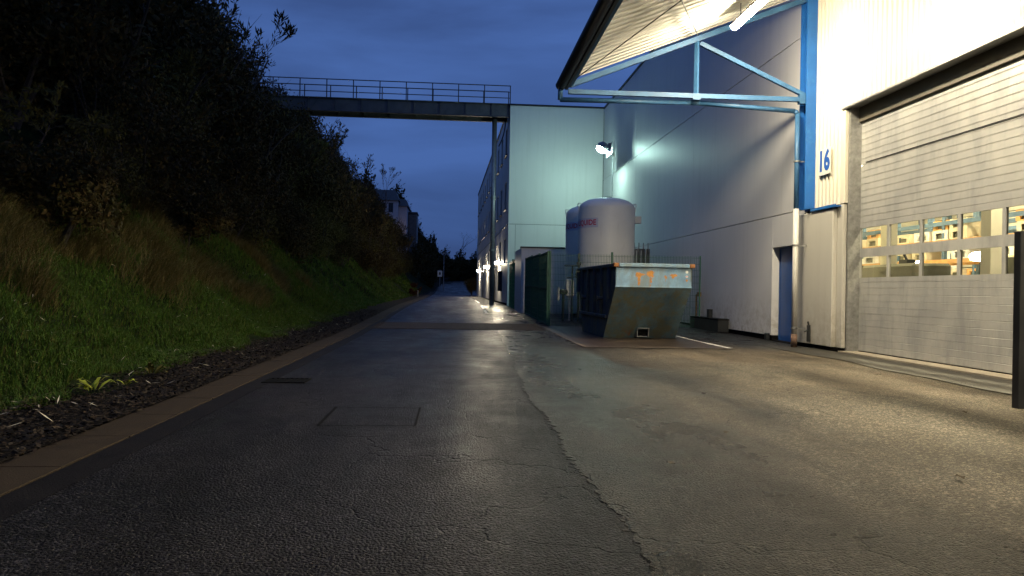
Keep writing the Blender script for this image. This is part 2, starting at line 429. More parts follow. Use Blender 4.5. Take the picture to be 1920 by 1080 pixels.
def skip_mat(name, base, lower, front=False):
    t = NT(name); v = t.map()
    n = t.noise(v, 2.2, 7, 0.65, 0.4)
    col = t.ramp(n, [(0.32, lower), (0.5, base), (0.66, tuple(x * 1.3 for x in base))])
    d1 = t.ramp(t.noise(t.map((1, 1, 0.35)), 3.2, 9, 0.75, 0.3), [(0.44, 0.0), (0.58, 0.85)])
    col = t.mix(d1, col, (0.15, 0.14, 0.075) if not front else (0.17, 0.21, 0.22))
    rr = t.ramp(t.noise(v, 2.6, 9, 0.72, 0.3), [(0.585 if not front else 0.63, 0.0), (0.68, 1.0)])
    col = t.mix(t.math('MULTIPLY', rr, 0.85), col, (0.26, 0.10, 0.03))
    if front:
        # rust eaten round two old fixings and running down from them
        sp = t.node('ShaderNodeSeparateXYZ'); t.l.new(t.tc.outputs['Object'], sp.inputs[0])
        nz_ = t.noise(v, 9, 6, 0.7)
        tot = None
        for cx, cz, rx, rz_, tail in ((-0.36, 1.58, 0.11, 0.055, 0.26), (-0.08, 1.60, 0.10, 0.085, 0.30), (0.46, 1.58, 0.10, 0.035, 0.07), (0.28, 1.53, 0.04, 0.05, 0.10), (0.80, 1.47, 0.035, 0.03, 0.04)):
            dx = t.math('DIVIDE', t.math('SUBTRACT', sp.outputs['X'], cx), rx)
            dz = t.math('DIVIDE', t.math('SUBTRACT', sp.outputs['Z'], cz), rz_)
            r2 = t.math('ADD', t.math('MULTIPLY', dx, dx), t.math('MULTIPLY', dz, dz))
            blob = t.math('SUBTRACT', 1.25, r2)
            dx2 = t.math('DIVIDE', t.math('SUBTRACT', sp.outputs['X'], cx), rx * 0.36)
            dzt = t.math('DIVIDE', t.math('SUBTRACT', sp.outputs['Z'], cz - tail * 0.5), tail * 0.62)
            r3 = t.math('ADD', t.math('MULTIPLY', dx2, dx2), t.math('MULTIPLY', dzt, dzt))
            tl = t.math('SUBTRACT', 1.1, r3)
            b = t.math('MAXIMUM', blob, tl)
            tot = b if tot is None else t.math('MAXIMUM', tot, b)
        tot = t.math('ADD', tot, t.math('MULTIPLY', t.math('SUBTRACT', nz_, 0.5), 7.0))
        k = t.ramp(tot, [(0.15, 0.0), (0.75, 1.0)])
        col = t.mix(k, col, t.ramp(nz_, [(0.3, (0.26, 0.09, 0.02)), (0.7, (0.55, 0.26, 0.05))]))
    t.set(Base_Color=col, Roughness=0.5, Normal=t.bump(t.noise(v, 3.0, 5, 0.6), 0.02, 0.6))
    return t.m
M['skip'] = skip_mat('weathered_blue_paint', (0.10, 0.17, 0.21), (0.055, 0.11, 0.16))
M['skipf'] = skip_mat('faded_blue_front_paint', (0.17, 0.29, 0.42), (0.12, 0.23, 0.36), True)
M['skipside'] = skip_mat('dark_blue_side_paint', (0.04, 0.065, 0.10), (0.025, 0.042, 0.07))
M['rust'] = M_simple('orange_rust', (0.30, 0.13, 0.045), 0.8, var=0.5, scale=14, dirt=(0.15, 0.06, 0.02))

def foliage_mat(name, cols, rough=0.7):
    t = NT(name)
    g = t.node('ShaderNodeNewGeometry')
    col = t.ramp(g.outputs['Random Per Island'], [(i / max(1, len(cols) - 1), c) for i, c in enumerate(cols)])
    t.set(Base_Color=col, Roughness=rough, Specular_IOR_Level=0.08)
    return t.m
M['leafdark'] = foliage_mat('dark_leaves', [(0.024, 0.021, 0.008), (0.045, 0.038, 0.013), (0.060, 0.038, 0.014), (0.026, 0.032, 0.011)])
M['leafolive'] = foliage_mat('olive_leaves', [(0.045, 0.043, 0.012), (0.08, 0.074, 0.018), (0.055, 0.042, 0.013)])
M['leafred'] = foliage_mat('russet_leaves', [(0.035, 0.012, 0.006), (0.05, 0.02, 0.008)])
M['leafyel'] = foliage_mat('yellow_leaves', [(0.42, 0.40, 0.03), (0.28, 0.34, 0.04), (0.5, 0.42, 0.06)])
M['grass'] = foliage_mat('grass_blades', [(0.028, 0.064, 0.010), (0.045, 0.095, 0.013), (0.07, 0.115, 0.018), (0.034, 0.075, 0.011), (0.10, 0.09, 0.028)])
M['drygrass'] = foliage_mat('dry_grass_blades', [(0.10, 0.078, 0.030), (0.14, 0.108, 0.045), (0.05, 0.062, 0.014), (0.085, 0.062, 0.030)])
M['litter'] = foliage_mat('leaf_litter', [(0.04, 0.028, 0.016), (0.022, 0.015, 0.010), (0.07, 0.055, 0.036), (0.014, 0.011, 0.008), (0.03, 0.021, 0.011)])
M['straw'] = foliage_mat('pale_straw', [(0.55, 0.50, 0.38), (0.45, 0.40, 0.28)])

def glass_mat():
    t = NT('window_glass')
    t.n.remove(t.b)
    tr = t.node('ShaderNodeBsdfTransparent'); tr.inputs['Color'].default_value = (0.86, 0.87, 0.84, 1)
    gl = t.node('ShaderNodeBsdfGlossy'); gl.inputs['Roughness'].default_value = 0.04
    fr = t.node('ShaderNodeFresnel'); fr.inputs['IOR'].default_value = 1.45
    mx = t.node('ShaderNodeMixShader')
    t.l.new(fr.outputs[0], mx.inputs[0]); t.l.new(tr.outputs[0], mx.inputs[1]); t.l.new(gl.outputs[0], mx.inputs[2])
    t.l.new(mx.outputs[0], t.out.inputs['Surface'])
    return t.m
M['glass'] = glass_mat()
M['darkglass'] = M_simple('dark_window_glass', (0.012, 0.014, 0.02), 0.12, var=0.1)
M['e_tube'] = M_emit('canopy_tube_light', (1.0, 0.86, 0.60), L_CANOPY)
M['e_flood'] = M_emit('floodlight_bowl', (0.62, 1.0, 0.86), L_FLOOD)
M['e_wall'] = M_emit('wall_lamp_glass', (1.0, 0.86, 0.62), L_WALL)
M['e_in'] = M_emit('warehouse_tube_light', (1.0, 0.86, 0.55), L_INSIDE)
M['e_far'] = M_emit('distant_lamp', (1.0, 0.8, 0.7), 12.0)
M['inwall'] = M_simple('inside_wall_sheet', (0.80, 0.77, 0.64), 0.6, var=0.08)
M['inblue'] = M_simple('rack_blue', (0.10, 0.17, 0.24), 0.5)
M['inorange'] = M_simple('rack_orange', (0.66, 0.36, 0.12), 0.5)
M['crate'] = M_simple('crate_pale', (0.68, 0.60, 0.42), 0.6, var=0.2)
M['machine'] = M_simple('machine_grey', (0.16, 0.16, 0.12), 0.5)
M['infloor'] = M_simple('inside_floor', (0.22, 0.20, 0.15), 0.6)

# ------------------------------------------------------------------ ground
YP = [-60, 18, 24, 30, 40, 62, 83, 90, 150, 156, 185, 900]
ZP = [0, 0, .06, .18, .30, .36, .46, .55, 2.8, 3.2, 9.0, 10.0]
def gy(Y): return np.interp(Y, YP, ZP)
BD = [-50, 0, 0.35, 1, 2, 3, 4, 6, 8, 11, 14, 60]
BZ = [0, 0.0, 0.10, 0.52, 1.45, 2.5, 3.5, 5.5, 7.5, 9.9, 10.6, 12.0]
def terr(X, Y):
    X = np.asarray(X, float); Y = np.asarray(Y, float)
    shift = np.interp(Y, [60, 100, 140], [0, 1.5, 4.0])
    d = (-4.05 + shift * 0.6) - X + 0.22 * np.sin(Y * 0.9) * (Y > 0) + 0.12 * np.sin(Y * 2.3 + 1)
    b = np.interp(d, BD, BZ)
    lump = np.clip(d, 0, 1.5) / 1.5 * (0.16 * np.sin(Y * 1.1 + X * 0.7) + 0.10 * np.sin(Y * 2.7 - X * 1.9) + 0.07 * np.sin(X * 3.1 + Y * 0.6))
    right = np.clip((X - 16) / 30, 0, 1) * 3.0 * np.clip((Y - 60) / 60, 0, 1)
    return gy(Y) + b + lump + right

def grid_mesh(name, xs, ys, zf, mat):
    X, Y = np.meshgrid(xs, ys)
    Z = zf(X, Y)
    V = np.stack([X.ravel(), Y.ravel(), Z.ravel()], 1)
    nx = len(xs); ny = len(ys)
    i, j = np.meshgrid(np.arange(nx - 1), np.arange(ny - 1))
    a = (j * nx + i).ravel()
    Fq = np.stack([a, a + 1, a + nx + 1, a + nx], 1)
    return npmesh(name, V, Fq, mat)

xs = np.unique(np.concatenate([[-1500, -600, -300, -120, -60, -40, -30, -24], np.arange(-20, -3, 0.35), [-3.0, -2.0, 0, 4, 8.1, 16, 22, 30, 46, 80, 200, 600, 1500]]))
ys = np.unique(np.concatenate([[-1500, -300, -60, -20, -8], np.arange(-5, 60, 0.5), np.arange(60, 160, 3), [200, 300, 500, 900, 2500]]))
me = grid_mesh('ground', xs, ys, terr, M['bank'])
me.materials.append(M['ground'])
g = link('ground', me)
mi = np.zeros(len(me.polygons), np.int32)
cx = np.array([p.center.x for p in me.polygons]); mi[cx > -3] = 1
me.polygons.foreach_set('material_index', mi)
me.polygons.foreach_set('use_smooth', [True] * len(me.polygons))
tag(g, 'sloping soil bank on the left and level ground running to the horizon', 'ground', kind='structure')

def strip(name, edges_l, edges_r, ys, mat, dz, nx=2, skirt=0.0):
    """sheet following the ground between two x(Y) functions"""
    V = []; Fq = []
    for Y in ys:
        a = edges_l(Y); b = edges_r(Y)
        for k in range(nx):
            V.append((a + (b - a) * k / (nx - 1), Y, float(gy(Y)) + dz))
    for j in range(len(ys) - 1):
        for k in range(nx - 1):
            q = j * nx + k; Fq.append((q, q + 1, q + nx + 1, q + nx))
    V = np.array(V); 
    if skirt:
        base = len(V); W_ = []
        for Y in ys: W_.append((edges_l(Y), Y, float(gy(Y)) + dz - skirt))
        V = np.concatenate([V, np.array(W_)])
        for j in range(len(ys) - 1): Fq.append((j * nx, (j + 1) * nx, base + j + 1, base + j))
    return npmesh(name, V, np.array(Fq), mat)

yr = np.unique(np.concatenate([np.arange(-12, 40, 1.0), np.arange(40, 151, 3)]))
road_r = lambda Y: float(np.interp(Y, [-12, 40, 60, 150], [3.0, 3.0, 3.0, 3.2]))
o = link('road', strip('road', lambda Y: -2.40, road_r, yr, M['road'], 0.004))
tag(o, 'long wet dark asphalt road running straight past the buildings', 'road', kind='structure')
jag = rng.normal(0, 1, 4000)
def seam(Y):
    base = float(np.interp(Y, [-12, 9, 13, 20, 30, 40.4], [0.87, 0.87, 1.05, 1.25, 1.55, 1.6]))
    i = int((Y + 12) * 25)
    return base + 0.018 * float(jag[i]) * (1 if Y < 14 else 0.2) + 0.022 * math.sin(Y * 2.1) + 0.010 * math.sin(Y * 5.3 + 1)
yy = np.unique(np.concatenate([np.arange(-10, 14, 0.04), np.arange(14, 40.4, 0.5), [40.45]]))
ye = lambda Y: float(np.interp(Y, [-12, 9, 13, 20, 30, 40.4], [1.07, 1.07, 1.25, 1.45, 1.75, 1.8]))
me_a = strip('yard', seam, ye, yy, M['yard'], 0.0075, 2, 0.02)
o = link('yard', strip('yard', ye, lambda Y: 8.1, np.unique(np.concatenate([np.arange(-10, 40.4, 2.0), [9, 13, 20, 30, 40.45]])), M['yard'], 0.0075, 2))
yv = np.array([v.co[:] for v in me_a.vertices]); yf = np.array([list(p.vertices) for p in me_a.polygons])
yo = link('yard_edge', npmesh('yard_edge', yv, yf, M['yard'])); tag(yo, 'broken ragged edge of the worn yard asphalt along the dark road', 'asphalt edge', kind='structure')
tag(o, 'worn wet asphalt yard in front of the hall, lit by the canopy', 'yard', kind='structure')
# crack along the joint between the two asphalts
mb = MB()
for k in range(0, 170):
    Y = 1.5 + k * 0.045
    if math.sin(k * 0.21) + math.sin(k * 0.057) + .6 * math.sin(k * .83) < 0.1: continue
    x = seam(Y) - 0.001; x2 = seam(Y + 0.05) - 0.001; w = 0.003 + 0.005 * random.random()
    mb.add([(x - w, Y, 0.0062), (x, Y, 0.0062), (x2, Y + 0.05, 0.0062), (x2 - w, Y + 0.05, 0.0062)], [(0, 1, 2, 3)])
o = mb.build('joint_tar', M['blackpl']); tag(o, 'ragged black tar joint between dark road and lit yard', 'tar joint', kind='structure')
# apron next to the hall: smooth, worn
def apl(Y): return 6.95 - 0.10 * math.sin(Y * 0.8) - 0.05 * math.sin(Y * 2.3)
o = link('apron', strip('apron', apl, lambda Y: 7.98, np.arange(-8, 16.1, 0.3), M['apron'], 0.021, 2, 0.003))
tag(o, 'smooth worn strip of asphalt along the roller door', 'apron', kind='structure')
o = MB().box(7.98, 8.0, -0.1, 8.42, 14.93, 0.045).build('door_threshold', M['slab'])
tag(o, 'pale concrete threshold under the large sectional door', 'threshold', kind='structure')
# bay
o = MB().add([(2.78, 15.55, 0.021), (5.88, 15.55, 0.021), (5.88, 23.3, 0.071), (2.78, 23.3, 0.071)], [(0, 1, 2, 3)])
o = o.build('skip_bay', M['padasphalt']); tag(o, 'dark brown stained bay under the blue skip', 'bay', kind='structure')
def line(name, x0, y0, x1, y1, w, mat, label, dz=0.026):
    mb = MB(); n = max(1, int(math.hypot(x1 - x0, y1 - y0) / 1.0))
    d = Vector((x1 - x0, y1 - y0, 0)).normalized(); s_ = Vector((-d.y, d.x, 0)) * w / 2
    for i in range(n):
        a = Vector((x0 + (x1 - x0) * i / n, y0 + (y1 - y0) * i / n, 0)); b = Vector((x0 + (x1 - x0) * (i + 1) / n, y0 + (y1 - y0) * (i + 1) / n, 0))
        a.z = float(gy(a.y)) + dz; b.z = float(gy(b.y)) + dz
        mb.add([a - s_, b - s_, b + s_, a + s_], [(0, 1, 2, 3)])
    o = mb.build(name, mat); return tag(o, label, 'road marking', kind='structure')
line('bay_line', 5.93, 15.55, 5.93, 20.5, 0.10, M['paint'], 'crisp white line running out from under the right side of the skip')
line('bay_line', 2.78, 15.5, 5.85, 15.5, 0.07, M['paintold'], 'faded line across the front of the skip bay')
line('bay_line', 2.78, 15.6, 2.78, 22.5, 0.07, M['paintold'], 'faded line along the left side of the skip bay')
line('kerb_line', 1.38, 30.3, 2.6, 30.3, 0.10, M['paint'], 'short white cross line by the far fence gate')
line('kerb_line', 1.36, 30.4, 1.42, 33.6, 0.10, M['paint'], 'first white dash of the line past the fence, brightest')
line('kerb_line', 1.43, 35.0, 1.5, 39.5, 0.10, M['paint'], 'second white dash beside the lit wall')
line('kerb_line', 1.6, 46.0, 1.65, 56.0, 0.10, M['paint'], 'far white dash near the last wall lamps')
# pavement by the office block
o = link('pavement', strip('pavement', lambda Y: 1.66 if Y > 40 else 1.62, lambda Y: 2.92 - 0.0106 * max(0, Y - 40.5), np.arange(40.5, 80, 2.0), M['gutter'], 0.03, 2, 0.03))
tag(o, 'narrow concrete pavement lit by the three wall lamps', 'pavement', kind='structure')
# paver strip
pav = MB().add([(-2.38, 21.3, 0.0405), (2.7, 21.3, 0.0405), (2.7, 24.5, 0.072), (-2.38, 24.5, 0.072)], [(0, 1, 2, 3)])
pav = pav.build('paver_strip', M['blackpl']); tag(pav, 'brown paved strip crossing the road before the fence', 'paving', kind='structure')
pm = MB().box(-0.205, -0.10, 0, 0.205, 0.10, 0.008).build('paver', M['paver'], pav)
first = True; cnt = 0
for r_ in range(15):
    for c in range(12):
        y = 21.42 + r_ * 0.212; x = -2.14 + c * 0.42 + (0.2 if r_ % 2 else 0)
        if x > 2.5: continue
        if first: p = pm; first = False
        else: p = pm.copy(); COL.objects.link(p); p.parent = pav
        p.location = (x, y, float(gy(y)) + 0.0075 + (0.0 if y > 24 else 0)); cnt += 1
        p.location.z = 0.0405 + (y - 21.3) * (0.0315 / 3.2) + 0.001
# kerb
kb = tag(empty('kerb', (-2.6, 0, 0)), 'low kerb of long brown concrete stones along the left road edge', 'kerb', kind='structure')
ks = MB().bbox(-0.30, -0.497, -0.15, 0.12, 0.497, 0.016, 0.004).build('kerb_stone', M['kerb'], kb)
n = 0
for i in range(-3, 95):
    k = ks if n == 0 else ks.copy()
    if n: COL.objects.link(k); k.parent = kb
    y = i + 0.5
    k.location = (random.uniform(-.006, .006), y, float(gy(y)) + random.uniform(-.004, .004))
    k.location.z = float(gy(y)) + random.uniform(-.002, .002)
    k.rotation_euler = (math.atan2(float(gy(y + .5) - gy(y - .5)), 1), 0, random.uniform(-.004, .004)); n += 1
o = link('gutter', strip('gutter', lambda Y: -2.47, lambda Y: -2.22, yr, M['gutter'], 0.008))
tag(o, 'narrow dark concrete gutter beside the kerb', 'gutter', kind='structure')
o = link('verge', strip('verge', lambda Y: -4.4, lambda Y: -2.91, np.arange(-10, 100, 1.0), M['verge'], 0.018))
tag(o, 'dark gravel verge between kerb and grassy bank', 'verge', kind='structure')
# road repair patch + drain
o = MB()
for a, b, c, d in ((-1.15, 6.5, -1.12, 7.5), (-1.15, 6.5, -0.30, 6.52), (-0.32, 6.5, -0.30, 7.5), (-1.15, 7.48, -0.30, 7.5)):
    o.add([(a, b, 0.0085), (c, b, 0.0085), (c, d, 0.0085), (a, d, 0.0085)], [(0, 1, 2, 3)])
o = o.build('repair_seam', M['blackpl']); tag(o, 'square tar seam around an old road repair patch', 'repair patch', kind='structure')
dr = tag(empty('road_drain', (-2.06, 9.55, 0.006)), 'slotted drain sunk beside the left kerb', 'drain')
MB().box(-0.24, -0.2, 0.0, 0.24, 0.2, 0.004).build('drain_pit', M['blackpl'], dr)
f = MB(); f.box(-.26, -.22, 0, .26, -.19, .012); f.box(-.26, .19, 0, .26, .22, .012); f.box(-.26, -.19, 0, -.23, .19, .012); f.box(.23, -.19, 0, .26, .19, .012)
f.build('drain_frame', M['blackpl'], dr)
db = MB().box(-.012, -.19, .004, .012, .19, .010).build('drain_bar', M['blackpl'], dr)
for i in range(7):
    b = db if i == 0 else db.copy()
    if i: COL.objects.link(b); b.parent = dr
    b.location = (-0.18 + i * 0.06, 0, 0)

# ------------------------------------------------------------------ long white hall (wall B)
XB = 8.1
hb = tag(empty('storage_hall', (XB, 28.6, 0)), 'tall long windowless hall of smooth white wall panels behind the tanks', 'hall')
def hloc(x, y, z): return (x - XB, y - 28.6, z)
zs = [0.14, 3.18, 7.28, 11.2]
ysb = [16.75, 24.95, 33.1, 40.5]
for j in range(3):
    for i in range(3):
        y0, y1 = ysb[i] + .008, ysb[i + 1] - .008
        z0, z1 = zs[j] + .010, zs[j + 1] - .010
        mb = MB()
        if j == 0 and i == 0:
            mb.bbox(0, y0 - 28.6, z0, .2, 17.22 - 28.6, z1, .006)
            mb.bbox(0, 18.48 - 28.6, z0, .2, y1 - 28.6, z1, .006)
            mb.bbox(0, 17.222 - 28.6, 2.38, .2, 18.478 - 28.6, z1, .004)
        else:
            mb.bbox(0, y0 - 28.6, z0, .2, y1 - 28.6, z1, .006)
        mb.build('wall_panel', M['panel'], hb)
MB().box(.06, 16.7 - 28.6, .14, .19, 17.2 - 28.6, 11.15).box(.06, 18.5 - 28.6, .14, .19, 40.5 - 28.6, 11.15).build('wall_core', M['dark'], hb)
pl = MB(); pl.box(.03, 18.48 - 28.6, -.3, .3, 40.5 - 28.6, .145); pl.box(.03, 16.75 - 28.6, -.3, .3, 17.22 - 28.6, .145); pl.build('plinth', M['blackpl'], hb)
MB().box(.2, 16.8 - 28.6, 10.95, 22, 40.6 - 28.6, 11.15).box(21.8, 16.8 - 28.6, -.3, 22, 40.6 - 28.6, 10.94).box(.35, 40.4 - 28.6, -.3, 21.7, 40.6 - 28.6, 10.94).build('hall_body', M['panelC'], hb)
MB().box(.2, 17.15 - 28.6, -.1, .5, 17.2 - 28.6, 3.1).box(.2, 18.5 - 28.6, -.1, .5, 18.55 - 28.6, 3.1).box(.3, 17.2 - 28.6, -.1, .5, 18.5 - 28.6, 3.1).build('door_pocket', M['dark'], hb)
MB().bbox(-.05, 16.7 - 28.6, 11.2, .35, 40.52 - 28.6, 11.29, .01).build('roof_flashing', M['dark'], hb)
# blue door
dd = MB(); dd.box(.20, 17.28 - 28.6, .03, .26, 18.42 - 28.6, 2.33); dr_ = dd.build('door', M['bluedoor'], hb)
MB().box(.185, 17.23 - 28.6, 0.0, .21, 17.28 - 28.6, 2.375).box(.185, 18.42 - 28.6, 0, .21, 18.47 - 28.6, 2.375).box(.185, 17.28 - 28.6, 2.33, .21, 18.42 - 28.6, 2.375).build('door_frame', M['bluedoor'], hb)
MB().tube((.15, 17.42 - 28.6, 1.05), (.15, 17.55 - 28.6, 1.05), .012).tube((.15, 17.42 - 28.6, 1.05), (.2, 17.42 - 28.6, 1.05), .012).build('handle', M['galv'], dr_)
MB().box(.0, 17.23 - 28.6, -.05, .30, 18.47 - 28.6, .03).build('door_step', M['gutter'], hb)
MB().bbox(-.10, 18.5 - 28.6, .02, -.02, 18.66 - 28.6, .20, .01).build('wall_stop', M['dark'], hb)
o = tag(MB().tube((8.06, 37.95, 2.9), (8.06, 37.95, 8.15), .018, 6).build('conduit', M['silver']), 'thin conduit running down the wall from the greenish floodlight', 'conduit')
# low thing at wall foot beyond the skip
tr = tag(empty('wall_trough', (7.9, 22.6, 0.04)), 'long low dark steel trough against the white wall behind the skip', 'trough')
t_ = MB(); t_.box(-.14, -1.25, .02, .14, 1.25, .06); t_.box(-.16, -1.28, .02, -.13, 1.28, .36); t_.box(.13, -1.28, .02, .16, 1.28, .36); t_.box(-.13, -1.28, .02, .13, -1.25, .42); t_.box(-.13, 1.25, .02, .13, 1.28, .36)
t_.build('trough_body', M['dark'], tr)
MB().box(-.17, -1.29, .36, .17, 1.29, .40).build('lid', M['gutter'], tr)
MB().box(-.06, -.2, .40, .06, .0, .66).build('bracket', M['dark'], tr)
o = tag(MB().path([(7.95, 23.95, .1), (7.95, 23.95, 1.12), (7.95, 23.75, 1.15)], .03, 8).box(7.9, 23.6, 1.08, 8.0, 23.75, 1.22).build('stand_pipe', M['rust']), 'thin rusty stand pipe on the white wall beside the fence end', 'pipe')

# ------------------------------------------------------------------ office block (faces C and D)
ob = tag(empty('office_block', (2.92, 40.5, 0), 0.0), 'tall pale block end wall with rows of small windows facing the road', 'building')
# end wall panels (facing the camera)
MB().bbox(0.0, 0, .18, 5.16, .25, 4.755, .006).build('wall_panel', M['panelC'], ob)
MB().bbox(0.0, 0, 4.775, 5.16, .25, 11.22, .006).build('wall_panel', M['panelC'], ob)
MB().box(.38, -.004, .2, .395, .003, 4.74).build('panel_joint', M['dark'], ob)
MB().box(0.02, .02, .18, 5.1, .2, 11.2).build('wall_core', M['dark'], ob)
MB().box(0.01, -.01, -.3, 5.17, .3, .178).build('plinth', M['blackpl'], ob)
MB().bbox(-.06, -.05, 11.22, 5.17, .3, 11.31, .01).build('roof_flashing', M['dark'], ob)
# long side: rotate slightly; helper maps local (t along wall, out = toward road)
sa = 0.0106
SL = 39.7
def sd(out, t, z):
    return (-out * math.cos(sa) - t * math.sin(sa), t * math.cos(sa) - out * math.sin(sa), z)
def sbox(mb, o0, o1, t0, t1, z0, z1, mi=0):
    vs = [sd(a, b, c) for c in (z0, z1) for a, b in ((o0, t0), (o1, t0), (o1, t1), (o0, t1))]
    return mb.add(vs, [(0,1,2,3),(4,7,6,5),(0,4,5,1),(1,5,6,2),(2,6,7,3),(3,7,4,0)], mi)
wins = []
cols = [1.6 + 3.25 * i for i in range(12)]
rows = [(2.75, 1.35), (5.75, 1.55), (8.85, 1.55)]
for c in cols:
    for z, h in rows: wins.append((c, c + 1.25, z, z + h))
# wall in bands so that the openings are real
mb = MB()
zb = 0.45
for (z, h) in rows:
    sbox(mb, -.25, 0, 0.26, SL, zb, z)
    tp = 0.26
    for c in cols:
        sbox(mb, -.25, 0, tp, c, z, z + h); tp = c + 1.25
    sbox(mb, -.25, 0, tp, SL, z, z + h)
    zb = z + h
sbox(mb, -.25, 0, 0.26, SL, zb, 11.22)
mb.build('side_wall', M['panelC'], ob)
sbox(MB(), -.25, -.04, 0.26, SL, -.3, .449).build('side_plinth', M['blackpl'], ob)
sbox(MB(), -.005, .012, 0.02, SL, 4.745, 4.785).build('band_joint', M['dark'], ob)
sbox(MB(), -.35, .06, -.04, SL + .05, 11.222, 11.312).build('parapet_cap', M['dark'], ob)
sbox(MB(), -14, -.4, .35, SL, -.3, 11.15).build('block_body', M['dark'], ob)
wm = None
for (t0, t1, z0, z1) in wins:
    if wm is None:
        f = MB(); e = .06
        sbox(f, -.16, -.10, 0, 1.25, 0, e); sbox(f, -.16, -.10, 0, 1.25, 1.55 - e, 1.55)
        sbox(f, -.16, -.10, 0, e, e, 1.55 - e); sbox(f, -.16, -.10, 1.25 - e, 1.25, e, 1.55 - e); sbox(f, -.16, -.10, .6, .66, e, 1.55 - e)
        w = f.build('window', M['dark'], ob)
        sbox(MB(), -.14, -.13, 0, 1.25, 0, 1.55).build('pane', M['darkglass'], w)
        sbox(MB(), -.12, .09, -.05, 1.30, -.05, .0).build('sill', M['dark'], w)
        wm = w
    else:
        w = wm.copy(); COL.objects.link(w); w.parent = ob
        for ch in wm.children:
            c_ = ch.copy(); COL.objects.link(c_); c_.parent = w
    w.location = sd(0, t0, z0); w.scale = (1, 1, (z1 - z0) / 1.55)
# doors on the side wall
for i, t0 in enumerate((9.6, 25.5)):
    sbox(MB(), 0.0, .03, t0, t0 + 1.1, .46, 2.6).build('side_door', M['dark'], ob)
o = sbox(MB(), .0, .22, 3.9, 4.5, 1.1, 2.3)
o.v = [(x + 2.92, y + 40.5, z) for x, y, z in o.v]
tag(o.build('meter_box', M['dark']), 'dark meter box on the side wall just before the nearest wall lamp', 'box')
# wall lamps
def wall_lamp(t, z, label):
    p = Vector(sd(.0, t, z)) + Vector((2.92, 40.5, 0))
    r = tag(empty('wall_lamp', p, sa), label, 'lamp', 'downlights on the side wall')
    MB().bbox(-.30, -.22, .02, .0, .22, .11, .02).build('housing', M['galv'], r)
    MB().bbox(-.29, -.21, -.11, -.03, .21, .018, .03).build('lamp_glass', M['e_wall'], r)
    return r
wall_lamp(6.3, 2.9, 'nearest of the three glowing wall lamps on the pale side wall')
wall_lamp(19.2, 3.0, 'middle one of the three glowing wall lamps on the pale side wall')
wall_lamp(33.0, 3.02, 'farthest of the three glowing wall lamps on the pale side wall')
# annex wall behind the tanks
an = tag(empty('annex_wall', (2.86, 31.6, 0.1)), 'low lilac grey wall with a dark coping behind the two tanks', 'wall')
MB().box(0, 0, -.2, 5.2, .22, 2.88).box(0, .22, -.2, .22, 3.2, 2.88).build('wall_body', M['panel'], an)
MB().bbox(-.04, -.05, 2.88, 5.2, .27, 2.94, .01).build('coping', M['dark'], an)

# ------------------------------------------------------------------ floodlight
fl = tag(empty('floodlight', (8.1, 37.7, 8.2)), 'greenish white glowing floodlight on an arm high on the hall wall', 'lamp')
MB().box(-.05, -.08, -.15, .0, .08, .15).tube((-.05, 0, 0), (-.9, -1.55, .12), .03).build('arm', M['galv'], fl)
hd_ = MB().lathe([(0.02, .28), (.14, .26), (.27, .12), (.29, -.04), (.25, -.02)], 0, 0, 20).build('housing', M['silver'], fl, True)
bw_ = MB().lathe([(.25, -.01), (.24, -.13), (.16, -.23), (.0, -.26)], 0, 0, 20).build('bowl', M['e_flood'], fl, True)
MB().box(-.70, -2.75, -.46, -.69, -1.28, .12).box(-.84, -2.42, -.30, -.70, -2.41, .10).build('added_spill_plate', M['silver'], fl)  # plate added to keep the bowl's light off the hall wall
for q_ in (hd_, bw_):
    q_.location = (-1.0, -1.85, -.02); q_.rotation_mode = 'QUATERNION'
    q_.rotation_quaternion = Vector((0, 0, -1)).rotation_difference(Vector((-.45, .12, -.85)).normalized())

# ------------------------------------------------------------------ bridge
br = tag(empty('footbridge', (2.9, 41.3, 10.6)), 'dark steel footbridge crossing the road from the wooded bank to the block', 'bridge')
BL = -17.0
for s_, y in ((0, -.6), (1, .6)):
    g_ = MB(); g_.box(BL, y - .012, 0, -.02, y + .012, .72); g_.box(BL, y - .11, .0, -.02, y + .11, .025); g_.box(BL, y - .11, .70, -.02, y + .11, .725)
    for k in range(12): g_.box(BL + 1.4 * k + .6, y - .09, .025, BL + 1.4 * k + .615, y + .09, .70)
    g_.build('girder', M['girder'], br)
MB().box(BL, -.58, .60, -.02, .58, .66).build('deck', M['girder'], br)
c_ = MB()
for k in range(12): c_.box(BL + .5 + 1.42 * k, -.58, .2, BL + .58 + 1.42 * k, .58, .35)
c_.build('cross_beams', M['girder'], br)
for y in (-.62, .62):
    rr = MB()
    for z in (1.72, 1.38, 1.05): rr.tube((BL, y, z), (.05, y, z), .026 if z > 1.6 else .018, 6)
    rl = rr.build('handrail', M['rail'], br)
    for k in range(13):
        x = .02 - 1.41 * k
        MB().box(x - .025, y - .025, .725, x + .025, y + .025, 1.72).build('rail_post', M['rail'], br)
pt = tag(empty('bridge_column', (2.12, 41.3, .3)), 'slim grey steel column holding the bridge beside the block wall', 'column')
MB().tube((0, 0, 0), (0, 0, 10.3), .135, 16).build('shaft', M['silver'], pt, True)
for z in (3.0, 5.9): MB().tube((0, 0, z), (0, 0, z + .12), .17, 16).build('clamp', M['galv'], pt)
MB().box(-.25, -.25, 0, .25, .25, .04).build('foot_plate', M['galv'], pt)
o = MB(); pts = []
for i in range(9):
    a = i / 8; pts.append((2.72 - .36 * a ** 2.2, 41.25, 10.6 - 1.5 * a))
o.path(pts, .035, 6); tag(o.build('bridge_drainpipe', M['dark']), 'curved thin drain pipe hanging under the right end of the bridge', 'pipe')

